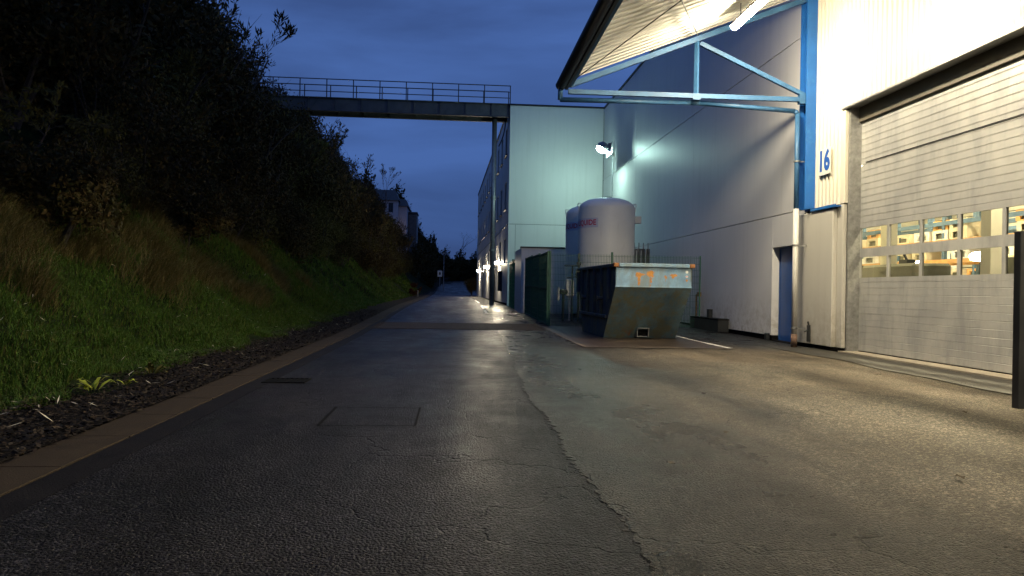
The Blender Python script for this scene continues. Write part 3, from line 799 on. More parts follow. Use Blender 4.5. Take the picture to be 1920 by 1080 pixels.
# ------------------------------------------------------------------ hall 16
h16 = tag(empty('loading_hall', (8.1, 12.0, 0)), 'cream corrugated hall with blue trim and a large sectional door', 'hall')
OY = 12.0; OX = 8.1
Y0D, Y1D = 8.75, 14.95           # door opening
ZD = 5.06
def corr(mb, ya, yb, z0, z1, x=0.0, pitch=.16, dep=.035):
    """vertical ribs on a plane x, running along y"""
    y = ya; prof = []
    while y < yb:
        for dy, dx in ((0, 0), (.05, 0), (.075, -dep), (.125, -dep), (.15, 0)):
            if y + dy < yb: prof.append((y + dy, dx))
        y += pitch
    prof.append((yb, 0))
    b = len(mb.v)
    for (yy_, dx) in prof:
        mb.v.append((x + dx, yy_ - OY, z0)); mb.v.append((x + dx, yy_ - OY, z1))
    for i in range(len(prof) - 1):
        mb.f.append([b + 2*i, b + 2*i + 1, b + 2*i + 3, b + 2*i + 2]); mb.m.append(0)
mb = MB(); corr(mb, Y1D + .16, 16.2, 3.12, 8.0); corr(mb, -8.0, Y1D + .16, ZD + .06, 8.0)
mb.build('wall_cladding', M['clad'], h16)
mb = MB(); corr(mb, -8.0, Y0D - .2, 3.12, ZD + .06); mb.build('wall_cladding', M['clad'], h16)
MB().box(.06, Y1D + .0 - OY, 0, .3, 16.6 - OY, 8.2).box(.06, -8 - OY, ZD + .05, .3, Y1D - OY, 8.2).box(.06, -8 - OY, 0, .3, Y0D - OY, ZD + .05).build('wall_core', M['dark'], h16)
MB().bbox(-.12, 15.22 - OY, .10, .055, 16.9 - OY, 3.04, .012).build('plinth_panel', M['plinthpanel'], h16)
MB().box(-.08, 15.0 - OY, -.2, .055, 16.85 - OY, .098).build('plinth_foot', M['blackpl'], h16)
MB().bbox(-.03, 14.97 - OY, .10, .058, 15.20 - OY, 3.10, .01).build('jamb_panel', M['plinthpanel'], h16)
MB().box(-.16, 15.05 - OY, 3.06, .03, 16.15 - OY, 3.075).box(-.16, 15.05 - OY, 3.075, -.14, 16.15 - OY, 3.115).box(-.14, 15.05 - OY, 3.075, .0, 16.15 - OY, 3.085).build('blue_flashing', M['blue'], h16)
MB().bbox(-.12, -8 - OY, .10, .055, Y0D - .25 - OY, 3.04, .012).build('plinth_panel', M['plinthpanel'], h16)
MB().bbox(-.025, Y1D - .005 - OY, 3.12, .058, Y1D + .155 - OY, ZD + .0, .008).build('jamb_trim', M['clad'], h16)
# lintel hood
hd = MB(); hd.add([(-.05, Y1D + .13 - OY, ZD + .05), (-.05, Y0D - .2 - OY, ZD + .05), (-.05, Y0D - .2 - OY, ZD + .02), (-.05, Y1D + .13 - OY, ZD + .02),
    (.30, Y1D + .13 - OY, ZD + .075), (.30, Y0D - .2 - OY, ZD + .075), (.30, Y0D - .2 - OY, ZD + .045), (.30, Y1D + .13 - OY, ZD + .045)],
    [(0,1,2,3),(0,4,5,1),(3,2,6,7),(0,3,7,4),(1,5,6,2)])
hd.build('door_hood', M['galv'], h16)
MB().box(.24, Y0D - OY, ZD - .26, .30, Y1D - OY, ZD + .045).build('lintel', M['lintel'], h16)
# galvanised guides
for ya, yb in ((Y1D - .06, Y1D), (Y0D, Y0D + .06)):
    MB().box(.055, ya - OY + (.0 if ya > 12 else 0), 0, .30, yb - OY, ZD + .04).build('door_guide', M['galv'], h16)
# sectional door
sdr = MB()
XD = .30
def dbox(x0, y0, z0, x1, y1, z1, mb): mb.box(x0, y0 - OY, z0, x1, y1 - OY, z1)
ya, yb = Y0D + .0, Y1D - .0
zrow = [(1.57, 1.99), (2.17, 2.59)]
fr = MB()
dbox(XD, ya, 1.48, XD + .05, yb, 1.57, fr); dbox(XD, ya, 1.99, XD + .05, yb, 2.17, fr); dbox(XD, ya, 2.59, XD + .05, yb, 2.70, fr)
pw = (yb - ya - .06) / 6.0
for (z0, z1) in zrow:
    for i in range(7):
        yc = ya + .03 + i * pw
        dbox(XD, yc - .035, z0, XD + .05, yc + .035, z1, fr)
door = fr.build('sectional_door', M['door'], h16)
pn = None
for (z0, z1) in zrow:
    for i in range(6):
        y0 = ya + .03 + i * pw + .035; y1 = y0 + pw - .07
        if pn is None:
            pn = MB().add([(XD + .02, 0, 0), (XD + .02, 0, .42), (XD + .02, pw - .07, .42), (XD + .02, pw - .07, 0)], [(0, 1, 2, 3)]).build('window_pane', M['glass'], door); p_ = pn
        else:
            p_ = pn.copy(); COL.objects.link(p_); p_.parent = door
        p_.location = (0, y0 - OY, z0)
def slat_mesh(h):
    mb = MB(); L0, L1 = ya - OY, yb - OY
    prof = [(.006, 0), (.0, .008), (.0, h - .014), (-.003, h - .009), (.006, h - .001)]
    b = len(mb.v)
    for dx, z in prof:
        mb.v.append((XD + dx, L0, z)); mb.v.append((XD + dx, L1, z))
    for i in range(len(prof) - 1): mb.f.append([b + 2*i, b + 2*i + 1, b + 2*i + 3, b + 2*i + 2]); mb.m.append(0)
    mb.add([(XD + .05, L0, 0), (XD + .05, L1, 0), (XD + .05, L1, h), (XD + .05, L0, h)], [(0,1,2,3)])
    return mb
n = 11; hh = (1.48 - .06) / n
s0 = slat_mesh(hh).build('door_slat', M['door'], door)
for i in range(n):
    s_ = s0 if i == 0 else s0.copy()
    if i: COL.objects.link(s_); s_.parent = door
    s_.location = (random.uniform(0, .002), 0, .06 + i * hh)
n = 17; hh2 = (ZD - .10 - 2.70) / n
s1 = slat_mesh(hh2).build('door_slat', M['door'], door)
for i in range(n):
    s_ = s1 if i == 0 else s1.copy()
    if i: COL.objects.link(s_); s_.parent = door
    s_.location = (random.uniform(0, .002), 0, 2.70 + i * hh2)
MB().box(XD, ya - OY, .046, XD + .05, yb - OY, .06).build('rubber_seal', M['blackpl'], door)
MB().box(XD - .014, Y1D - .25 - OY, 3.93, XD - .001, Y0D - OY, 3.945).build('section_joint', M['dark'], door)
# blue column
MB().box(-.27, 16.2 - OY, 3.13, -.01, 16.225 - OY, 9.5).box(-.27, 16.5 - OY, 3.13, -.01, 16.525 - OY, 9.5).box(-.15, 16.225 - OY, 3.13, -.135, 16.5 - OY, 9.5).build('column', M['blue'], h16)
MB().box(-.01, 16.2 - OY, 3.13, .06, 16.72 - OY, 9.5).build('corner_trim', M['blue'], h16)
# body: roof and far walls of the hall so that it stands as a building
def zr(x): return 5.80 + .40 * (x - 2.5)
MB().box(.9, 16.55 - OY, 6.7, 20, 16.7 - OY, 8.0).box(19.8, -8 - OY, 0, 20, 16.7 - OY, 12).box(.3, -8.1 - OY, 0, 20, -7.95 - OY, 9).build('outer_wall', M['clad'], h16)
# sign 16
sg = tag(empty('number_sign', (8.04, 15.72, 4.11)), 'white plate with a blue number 16 on the corrugated wall', 'sign')
MB().bbox(-.02, -.27, -.29, -.003, .25, .29, .004).build('sign_plate', M['signw'], sg)
MB().box(-.02, -.15, -.33, .0, -.11, -.295).box(-.02, .09, -.33, .0, .13, -.295).build('sign_bracket', M['dark'], sg)
def text_mesh(txt, size, bold=0.0, sx=1.0):
    cu = bpy.data.curves.new('lettering', 'FONT'); cu.body = txt; cu.size = size; cu.align_x = 'CENTER'; cu.align_y = 'CENTER'
    cu.offset = bold; cu.resolution_u = 3
    o_ = bpy.data.objects.new('lettering', cu); COL.objects.link(o_)
    dg = bpy.context.evaluated_depsgraph_get(); dg.update()
    me = bpy.data.meshes.new_from_object(o_.evaluated_get(dg))
    bpy.data.objects.remove(o_)
    return me
me = text_mesh('16', .60, .026)
for v in me.vertices:
    x, y, z = v.co; v.co = (-.024, -x * .86, y)
me.materials.clear(); me.materials.append(M['bluetxt'])
link('lettering', me, sg)

# ------------------------------------------------------------------ canopy
cn = tag(empty('canopy', (5.3, 16.3, 0)), 'sloping corrugated canopy with light blue steel truss over the loading door', 'canopy')
CY = 16.3; CX = 5.3
def cl(x, y, z): return (x - CX, y - CY, z)
# roof sheet: ribs run up the slope (along x), profile along y
mb = MB(); b = 0; prof = []
y = -8.0
while y < 16.42:
    for dy, dz in ((0, 0), (.12, 0), (.15, .065), (.23, .065), (.26, 0)):
        if y + dy < 16.42: prof.append((y + dy, dz))
    y += .28
for (yy_, dz) in prof:
    for x in (2.42, 8.05): mb.v.append(cl(x, yy_, zr(x) + .07 + dz))
for i in range(len(prof) - 1): mb.f.append([2*i, 2*i + 1, 2*i + 3, 2*i + 2]); mb.m.append(0)
roofo = mb.build('roof_sheet', M['roofsheet'], cn)
MB().add([cl(2.35, -8, zr(2.35) + .13), cl(8.05, -8, zr(8.05) + .13), cl(8.05, 16.45, zr(8.05) + .13), cl(2.35, 16.45, zr(2.35) + .13),
          cl(2.35, -8, zr(2.35) + .20), cl(8.05, -8, zr(8.05) + .20), cl(8.05, 16.45, zr(8.05) + .20), cl(2.35, 16.45, zr(2.35) + .20)],
         [(0,3,2,1),(4,5,6,7),(0,1,5,4),(1,2,6,5),(2,3,7,6),(3,0,4,7)]).build('roof_deck', M['dark'], cn)
for ty in (16.3, 9.6, 2.9, -3.8):
    t_ = MB()
    B_ = lambda p, q, w=.09, h=.09: t_.bar(cl(*p), cl(*q), w, h)
    B_((2.45, ty, 5.58), (7.98, ty, 5.60), .09, .10)                # bottom chord
    B_((2.50, ty, zr(2.5) - .07), (7.98, ty, zr(7.98) - .07), .09, .11)  # rafter
    B_((5.33, ty, 5.62), (5.33, ty, zr(5.33) - .1), .08, .08)
    B_((5.40, ty, zr(5.33) - .16), (7.88, ty, 5.68), .08, .09)
    t_.box(*(cl(7.70, ty - .06, 5.50)), *(cl(8.0, ty + .06, 5.70)))
    t_.box(*(cl(5.24, ty - .055, 5.50)), *(cl(5.42, ty + .055, 5.64)))
    t_.build('truss', M['lblue'], cn)
for px_ in ():   # purlins
    MB().box(*cl(px_ - .03, -8, zr(px_) - .01), *cl(px_ + .03, 16.24, zr(px_) + .065)).build('purlin', M['lblue'] if px_ == 5.33 else M['roofsheet'], cn)
MB().bar(cl(2.50, -8, zr(2.5) - .02), cl(2.50, 16.4, zr(2.5) - .02), .08, .16).build('eave_beam', M['lblue'], cn)
t_ = MB()
for a, b_ in (((2.55, 16.25, zr(2.55) + .0), (5.33, 9.65, zr(5.33) + .0)), ((5.33, 16.25, zr(5.33) + .0), (2.55, 9.65, zr(2.55) + .0)),
             ((2.55, 9.55, zr(2.55)), (5.33, 2.95, zr(5.33))), ((5.33, 9.55, zr(5.33)), (2.55, 2.95, zr(2.55)))):
    t_.tube(cl(*a), cl(*b_), .012, 6)
t_.build('wind_brace', M['dark'], cn)
# gutter: half round
gp = MB(); n = 10
for k, yv in enumerate((-8.0, 16.5)):
    for i in range(n + 1):
        a = math.pi + math.pi * i / n
        gp.v.append(cl(2.31 + .12 * math.cos(a), yv, 5.78 + .13 * math.sin(a)))
for i in range(n): gp.f.append([i, i + 1, n + 2 + i, n + 1 + i]); gp.m.append(0)
gp.f.append(list(range(n + 1, 2 * n + 2))); gp.m.append(0)
gp.build('gutter', M['dark'], cn)
MB().box(*cl(2.40, -8, 5.66), *cl(2.455, 16.46, 5.93)).build('fascia', M['dark'], cn)
# rain pipe
rpipe = tag(empty('rain_pipe', (7.72, 16.38, 0)), 'blue rain pipe from the gutter end, under the truss and down the corner, white below', 'pipe')
def rl(x, y, z): return (x - 7.72, y - 16.38, z)
MB().path([rl(2.29, 16.42, 5.66), rl(2.29, 16.42, 5.43), rl(5.25, 16.42, 5.47), rl(5.45, 16.42, 5.47), rl(7.66, 16.40, 5.36), rl(7.72, 16.38, 5.30), rl(7.72, 16.38, 3.12)], .055, 14).build('upper_pipe', M['lblue'], rpipe, True)
MB().tube(rl(7.72, 16.38, .30), rl(7.72, 16.38, 3.14), .062, 16).build('lower_pipe', M['white'], rpipe, True)
MB().tube(rl(7.72, 16.38, .0), rl(7.72, 16.38, .30), .07, 16).build('foot_socket', M['rustd'], rpipe, True)
for z in (.42, 2.3, 4.2):
    MB().tube(rl(7.72, 16.38, z), rl(7.72, 16.38, z + .035), .075, 16).box(.0, -.012, z, .30, .012, z + .03).build('pipe_clamp', M['galv'], rpipe)
tp = tag(empty('wall_tap', (7.93, 16.12, .1)), 'small dark tap post on the wall foot beside the rain pipe', 'tap')
MB().box(-.03, -.03, .05, .03, .03, .42).tube((0, 0, .42), (-.02, 0, .50), .02).tube((-.03, 0, .30), (-.10, 0, .27), .015).build('tap_body', M['dark'], tp)

# canopy lamps
def tube_lamp(y0, label, x=5.8, z=6.80):
    r = tag(empty('canopy_lamp', (x, y0, z)), label, 'lamp', 'tube lamps under the canopy')
    hs = MB(); hs.add([(-.09, 0, .02), (.09, 0, .02), (.06, 0, .09), (-.06, 0, .09), (-.09, 1.58, .02), (.09, 1.58, .02), (.06, 1.58, .09), (-.06, 1.58, .09)],
           [(0,1,2,3),(7,6,5,4),(0,4,5,1),(1,5,6,2),(2,6,7,3),(3,7,4,0)])
    for yy_ in (.35, 1.2): hs.box(-.01, yy_, .09, .01, yy_ + .02, zr(x) - z + .06)
    hs.build('housing', M['galv'], r)
    df = MB(); n = 8
    for yv in (.03, 1.55):
        for i in range(n + 1):
            a = math.pi + math.pi * i / n
            df.v.append((.085 * math.cos(a), yv, .018 + .08 * math.sin(a)))
    for i in range(n): df.f.append([i, i + 1, n + 2 + i, n + 1 + i]); df.m.append(0)
    df.f.append(list(range(n + 1))); df.m.append(0); df.f.append(list(range(n + 1, 2 * n + 2))); df.m.append(0)
    df.build('diffuser', M['e_tube'], r)
    return r
tube_lamp(13.75, 'long glaring white tube lamp hanging under the canopy slope')
tube_lamp(9.0, 'tube lamp under the canopy in the second bay, nearer the camera')
tube_lamp(6.2, 'third tube lamp under the canopy, above the yard near the gate')
tube_lamp(3.2, 'fourth tube lamp under the canopy, beside the camera position')
# bar and tube added out of view to cast dark bands on the yard
r = tag(empty('shadow_bar', (5.62, 0.7, 5.15)), 'added narrow bar under the canopy trusses, casting a shadow band on the yard', 'rail')
MB().box(-.08, -8.7, 0, .08, 8.7, .02).box(-.01, -8.7, .02, .01, 8.7, .13).box(-.045, -8.7, .13, .045, 8.7, .15).build('shadow_bar_body', M['blocker'], r)
for y_ in (2.2, -4.5): MB().tube((0, y_, .15), (0, y_, .42), .01, 6).build('hanger', M['blocker'], r)
r = tag(empty('shadow_tube', (6.12, 0.7, 5.2)), 'added round tube under the canopy, casting the wide shadow band by the door', 'shadow caster')
MB().tube((0, -8.7, .15), (0, 8.7, .15), .155, 14).build('shadow_tube_body', M['galv'], r, True)
for y_ in (2.2, -4.5): MB().tube((0, y_, .3), (0, y_, .38), .01, 6).build('hanger', M['blocker'], r)

# gate post at right
gt = tag(empty('steel_gate_post', (6.15, 7.64, 0)), 'dark steel gate post with pointed top in front of the large door', 'post')
MB().bbox(-.065, -.05, 0, .035, .05, 1.93, .006).build('post', M['dark'], gt)
MB().bbox(.05, -.03, .08, .12, .03, 2.02, .006).build('leaf_edge', M['dark'], gt)
MB().add([(.06, -.02, 2.02), (.11, -.02, 2.02), (.11, .02, 2.02), (.06, .02, 2.02), (.085, 0, 2.14)], [(0,1,4),(1,2,4),(2,3,4),(3,0,4)]).build('spike', M['dark'], gt)
for z in (.18, 1.0, 1.85): MB().box(.12, -.02, z, 2.0, .02, z + .05).build('leaf_rail', M['dark'], gt)
for k in range(16): MB().box(.2 + k * .115, -.01, .23, .22 + k * .115, .01, 1.85).build('leaf_bar', M['dark'], gt)

# ------------------------------------------------------------------ inside the loading hall
sh = MB(); sh.box(8.66, -2, -.08, 20.1, 30, .0); o = sh.build('inside_floor', M['infloor']); tag(o, 'worn floor inside the hall behind the door windows', 'floor', kind='structure')
bw = tag(empty('inside_back_wall', (20.2, 14, 0)), 'bright yellowish back wall seen through the door windows', 'wall', kind='structure')
MB().box(.05, -16, 0, .2, 16, 6.4).build('wall_core', M['machine'], bw)
z = 0.0; w0 = None
while z < 6.3:
    w_ = MB().box(0, -16, 0, .04, 16, .36).build('wall_sheet', M['inwall'], bw) if w0 is None else w0.copy()
    if w0 is None: w0 = w_
    else: COL.objects.link(w_); w_.parent = bw
    w_.location = (0, 0, z); z += .40
for yy_ in range(-15, 16, 3): MB().box(-.14, yy_ - .08, 0, -.01, yy_ + .08, 6.4).build('wall_stud', M['inblue'], bw)
o = MB().box(8.66, 30.0, 0, 20.4, 30.1, 6.4).box(8.66, -2.1, 0, 20.4, -2.0, 6.4).box(8.66, -2, 6.4, 20.4, 30, 6.5).box(8.62, 17.0, 0, 8.66, 30, 6.4).build('inside_side_walls', M['inwall'])
tag(o, 'side walls and ceiling of the lit hall interior', 'wall', kind='structure')
for i, (x, y) in enumerate(((10.4, 12.6), (10.6, 17.8), (13.6, 19.0), (17.6, 21.5), (17.6, 15.5), (13.6, 25.0))):
    r = tag(empty('inside_lamp', (x, y, 5.6)), ['first', 'second', 'third', 'fourth', 'fifth', 'sixth'][i] + ' ceiling tube lamp inside the lit hall, counted from the door', 'lamp', 'tube lamps inside the hall')
    MB().box(-.1, -.8, .04, .1, .8, .12).build('housing', M['galv'], r)
    MB().box(-.09, -.78, -.03, .09, .78, .038).build('tube', M['e_in'], r)
GLOW = M_emit('work_glow', (1, .9, .65), 26)
r = tag(empty('work_light', (11.4, 15.35, 2.10)), 'glaring oval work light low behind the fourth window column', 'lamp')
MB().lathe([(.0, -.12), (.20, -.09), (.24, 0), (.17, .08), (0, .1)], 0, 0, 14).build('bulb', GLOW, r, True)
MB().tube((0, 0, -2.1), (0, 0, -.1), .03, 6).build('stand', M['dark'], r)
r = tag(empty('work_light', (11.3, 17.35, 2.02)), 'small bright work light low behind the third window column', 'lamp')
MB().lathe([(.0, -.06), (.08, -.04), (.09, 0), (.06, .05), (0, .06)], 0, 0, 12).build('bulb', GLOW, r, True)
MB().tube((0, 0, -2.0), (0, 0, -.06), .03, 6).build('stand', M['dark'], r)
def rack(x, y0, y1, levels, label, top=4.8, blue=(), cols=()):
    r = tag(empty('pallet_rack', (x, (y0 + y1) / 2, 0)), label, 'rack')
    yc = (y0 + y1) / 2; n = max(1, round((y1 - y0) / 1.9)); st = (y1 - y0) / n
    for i in range(n + 1):
        for dx in (0, .9):
            MB().box(dx - .045, y0 + st * i - .045 - yc, 0, dx + .045, y0 + st * i + .045 - yc, top).build('upright', M['inblue'], r)
    for z in levels:
        for dx in (-.02, .88):
            MB().box(dx - .03, y0 - yc, z, dx + .03, y1 - yc, z + .10).build('beam', M['inblue'] if z in blue else M['inorange'], r)
    cr = []
    for z in levels:
        if z in blue: continue
        y = y0 + .1
        while y < y1 - .55:
            if random.random() < .85: cr.append((x - .05, y, z + .10))
            if random.random() < .30: cr.append((x - .02, y + .03, z + .345))
            y += random.uniform(.66, .85)
    return cr
cr = rack(12.0, 13.6, 23.2, (1.30, 2.02, 2.50, 2.95), 'blue and orange pallet rack nearest the door windows', blue=(2.95,))
cr += rack(15.4, 15.0, 27.0, (1.72, 2.25, 3.1, 3.9), 'second pallet rack between the nearer rack and the back wall', blue=(3.1,))
COLS = [M['crate'], M['inorange'], M_simple('crate_white', (0.8, 0.78, 0.7), 0.5, var=.1)]
c0 = None
P0 = []
for m_ in COLS:
    c_ = tag(empty('storage_crate', (0, 0, 0)), 'crate', 'crate', 'crates on the racks inside the hall')
    MB().box(0, 0, 0, .42, .6, .03).box(0, 0, .03, .42, .02, .24).box(0, .58, .03, .42, .6, .24).box(.40, .02, .03, .42, .58, .24).box(0, .02, .17, .02, .58, .24).box(0, .02, .03, .02, .12, .17).box(0, .48, .03, .02, .58, .17).build('crate_body', m_, c_)
    MB().box(.06, .06, .03, .36, .5, .14).build('contents', M['machine'], c_)
    P0.append(c_)
used = set()
for i, p in enumerate(cr):
    k = random.choice((0, 0, 2, 2, 1))
    c = P0[k] if k not in used else copy_tree(P0[k])
    used.add(k)
    c.location = p; c.rotation_euler = (0, 0, random.uniform(-.06, .06))
    c['label'] = ('pale', 'orange', 'white')[k] + ' open fronted crate on the ' + ('nearer' if p[0] < 14 else 'farther') + ' rack inside the hall'
mc = tag(empty('machine', (10.3, 16.9, 0)), 'large grey green machine housing low behind the two left windows', 'machine')
MB().bbox(-.4, -1.5, 0, .5, .6, 1.93, .06).add([(-.4, .6, 1.93), (-.4, 1.1, 1.45), (.5, 1.1, 1.45), (.5, .6, 1.93), (-.4, .6, 0), (-.4, 1.1, 0), (.5, 1.1, 0), (.5, .6, 0)], [(0,1,2,3),(0,4,5,1),(2,6,7,3),(1,5,6,2)]).build('housing', M['machine'], mc)
MB().tube((-.2, -1.0, 1.93), (-.2, -.8, 2.2), .03).box(-.3, -1.1, 1.93, -.1, -.8, 2.02).build('control_arm', M['dark'], mc)
mc = tag(empty('tall_cabinet', (10.9, 14.05, 0)), 'tall dark green cabinet behind the lower part of the fifth window column', 'cabinet')
MB().bbox(0, -.35, 0, .5, .42, 2.02, .02).build('cabinet_body', M['machine'], mc)
MB().box(-.01, -.33, .1, .0, .02, 1.95).box(-.01, .04, .1, .0, .40, 1.95).build('cabinet_door', M['machine'], mc)
for x_, y_, w_ in ((10.45, 17.45, 'second'), (10.3, 13.75, 'fifth')):
    tag(MB().box(x_, y_ - .14, 0, x_ + .26, y_ + .14, 6.38).build('inside_column', M['inwall']), 'pale inside column behind the ' + w_ + ' window column', 'column')

# ------------------------------------------------------------------ tanks
def tank(x, y, top, label, a_txt, zt):
    z0 = float(gy(y)); r = tag(empty('storage_tank', (x, y, z0)), label, 'tank', 'tanks in the fenced enclosure')
    R_ = 1.03; H_ = top - z0; sh_ = H_ - .42
    prof = [(R_, .35), (R_, sh_)]
    for i in range(1, 9):
        a = math.pi / 2 * i / 8
        prof.append((R_ * math.cos(a) ** 0.75 if i < 8 else .001, sh_ + .42 * math.sin(a)))
    MB().lathe([(R_ - .1, .1), (R_, .35)] + prof[1:], 0, 0, 48).build('tank_shell', M['tank'], r, True)
    lf = MB()
    for k in range(4):
        a = math.pi / 4 + k * math.pi / 2; lf.box(.8 * math.cos(a) - .06, .8 * math.sin(a) - .06, 0, .8 * math.cos(a) + .06, .8 * math.sin(a) + .06, .4)
    lf.build('feet', M['dark'], r)
    MB().tube((0.05, 0, H_ - .02), (0.05, 0, H_ + .05), .13, 14).build('cap', M['dark'], r)
    for a in (math.pi * 1.02, math.pi * 1.97):
        cx_, cy_ = math.cos(a) * (R_ - .02), math.sin(a) * (R_ - .02)
        lg = MB(); zc = sh_ + .14
        for i in range(10):
            t0 = 2 * math.pi * i / 10; t1 = 2 * math.pi * (i + 1) / 10
            lg.tube((cx_ + .075 * math.cos(t0), cy_, zc + .075 * math.sin(t0)), (cx_ + .075 * math.cos(t1), cy_, zc + .075 * math.sin(t1)), .022, 5)
        lg.box(cx_ - .05, cy_ - .02, zc - .22, cx_ + .05, cy_ + .02, zc - .07)
        lg.build('lifting_lug', M['tank'], r)
    # name plate wrapped round the shell
    hgt = .34; a1 = a_txt; wdt = 1.75; n = 24; pl_ = MB()
    for i in range(n + 1):
        a = a1 - (wdt / R_) * i / n
        for z in (zt - hgt / 2 - z0, zt + hgt / 2 - z0): pl_.v.append((math.cos(a) * (R_ + .004), math.sin(a) * (R_ + .004), z))
    for i in range(n): pl_.f.append([2*i, 2*i + 1, 2*i + 3, 2*i + 2]); pl_.m.append(0)
    plate = pl_.build('name_plate', M['plate'], r, True)
    me = text_mesh('AIR LIQUIDE', .27, .006)
    xs_ = [v.co.x for v in me.vertices]; xm = max(xs_)
    for v in me.vertices:
        x_, y_, _ = v.co; a = a1 - .07 - (xm - x_) * .92 / (R_)
        v.co = (math.cos(a) * (R_ + .008), math.sin(a) * (R_ + .008), zt - z0 + y_)
    me.materials.clear(); me.materials.append(M['redtxt'])
    link('lettering', me, plate)
    return r
M['plate'] = M_simple('name_plate_paint', (0.58, 0.60, 0.68), 0.5, var=0.06)
# end angle of the lettering: -31deg off the line to the camera, seen as toward the left
tank(5.55, 27.0, 4.6, 'nearer of the two tall cream domed tanks behind the fence', math.radians(-90 - 28), 3.63)
tank(5.58, 30.25, 4.7, 'second cream domed tank, mostly hidden behind the nearer tank', math.radians(-90 - 31), 3.78)
o = tag(empty('junction_box', (6.66, 26.9, 3.82)), 'white square box fixed to the right side of the nearer tank', 'box')
MB().bbox(-.12, -.1, -.13, .14, .1, .13, .012).build('box_body', M['white'], o); MB().box(-.16, -.02, -.05, -.12, .02, .05).build('bracket', M['galv'], o)
# vaporiser
va = tag(empty('vaporiser', (7.25, 28.5, .15)), 'grey finned vaporiser columns between the tank and the white wall', 'vaporiser')
for k in range(4):
    f = MB(); x = -.28 + k * .18
    for i in range(8):
        a = math.pi * i / 4; f.bar((x, 0, .3), (x, 0, 2.72), .012, .012)
        f.add([(x, 0, .3), (x + .08 * math.cos(a), .08 * math.sin(a), .3), (x + .08 * math.cos(a), .08 * math.sin(a), 2.72), (x, 0, 2.72)], [(0,1,2,3)])
    f.tube((x, 0, 2.72), (x, 0, 2.95), .02, 6)
    f.build('finned_tube', M['silver'], va)
MB().box(-.4, -.12, 0, .4, .12, .3).build('base', M['dark'], va)
# valve station
vs = tag(empty('valve_station', (3.9, 26.2, .1)), 'pipework with valves and gauges in front of the hidden tank', 'pipework')
MB().tube((0.52, 0, 0), (0.52, 0, 2.35), .045, 8).box(.42, -.06, 1.55, .62, .06, 1.85).box(.45, -.05, 2.0, .60, .05, 2.12).box(.48, -.04, 2.22, .56, .04, 2.42).build('riser_pipe', M['dark'], vs)
MB().tube((0.3, 0, 0), (0.3, 0, 2.0), .03, 8).tube((-.0, 0, 1.98), (.55, 0, 1.98), .025, 8).tube((.1, 0, 1.55), (.5, 0, 1.6), .02, 6).build('riser_pipe', M['dark'], vs)
MB().lathe([(0, -.05), (.16, -.03), (.16, .03), (0, .05)], .55, 0, 12).build('hand_wheel', M['dark'], vs).location = (0, 0, 1.68)
MB().tube((-.18, 0, .75), (-.18, 0, 1.2), .045, 10).build('white_hose', M['white'], vs)
MB().lathe([(0, .95), (.14, .97), (.16, 1.05), (.14, 1.13), (0, 1.15)], -.02, 0, 12).tube((-.02, 0, .0), (-.02, 0, 1.0), .04, 8).build('regulator', M['dark'], vs)
MB().bbox(.85, -.25, 0, 1.35, .25, 1.15, .02).build('pump_housing', M['dark'], vs)
cb = tag(empty('white_cabinet', (4.15, 26.6, .1)), 'small white meter cabinet on legs behind the fence corner', 'cabinet')
MB().bbox(-.12, -.1, .9, .16, .1, 1.5, .02).build('cabinet_body', M['white'], cb); MB().box(-.02, -.02, 0, .04, .02, .9).build('leg', M['white'], cb)
ho = tag(MB().path([(4.62, 23.75, .08), (4.66, 23.75, .5), (4.60, 23.75, .9), (4.5, 23.75, 1.12), (4.44, 23.75, 1.1)], .035, 8).build('bent_pipe', M['white'], None, True), 'bent pale pipe end standing beside the left rear edge of the skip', 'pipe')

# ------------------------------------------------------------------ mesh fences
def fence_panel(L, H_, parent, loc, rz):
    mb = MB(); s_ = .004
    n = int(L / .05)
    for i in range(n + 1):
        x = i * L / n; mb.box(x - s_, -s_, .04, x + s_, s_, H_)
    z = .06
    while z < H_:
        for dy in (-.008, .008): mb.box(0, dy - .004, z - .004, L, dy + .004, z + .004)
        z += .2
    o = mb.build('mesh_panel', M['fence'], parent); o.location = loc; o.rotation_euler = (0, 0, rz); return o
fr_ = tag(empty('mesh_fence', (3.05, 23.5, .05)), 'dark green wire mesh fence behind the skip, across the enclosure front', 'fence')
fence_panel(1.93, 2.32, fr_, (0.02, 0, 0), 0); fence_panel(2.5, 2.32, fr_, (2.03, 0, 0), 0); fence_panel(.30, 2.32, fr_, (4.56, 0, 0), 0)
for x in (0, 1.99): MB().bbox(x - .03, .012, 0, x + .03, .072, 2.4, .005).build('fence_post', M['fence'], fr_)
MB().bbox(4.84, -.02, 0, 4.88, .02, 2.34, .005).build('fence_post', M['fence'], fr_)
fl_ = tag(empty('mesh_fence', (3.0, 23.5, .05)), 'dark green mesh gate side of the enclosure running away along the road', 'fence')
for k in range(3):
    fence_panel(2.42, 2.32, fl_, (0, .06 + k * 2.5, k * .04), math.pi / 2)
    fence_panel(2.42, 2.32, fl_, (.05, .085 + k * 2.5, k * .04), math.pi / 2)
    fb = MB(); y0 = .05 + k * 2.5
    fb.box(-.035, y0, .03 + k * .04, .035, y0 + .06, 2.40 + k * .04); fb.box(-.035, y0 + 2.38, .03 + k * .04, .035, y0 + 2.44, 2.40 + k * .04)
    for z in (.06, 1.2, 2.33): fb.box(-.03, y0 + .06, z + k * .04, .03, y0 + 2.38, z + .05 + k * .04)
    fb.build('gate_frame', M['fence'], fl_)
MB().box(.0, .6, .9, .12, .9, 1.3).build('lock_box', M['fence'], fl_)
ff = tag(empty('mesh_fence', (2.93, 32.1, .2)), 'far dark green mesh gate between the low wall and the block', 'fence')
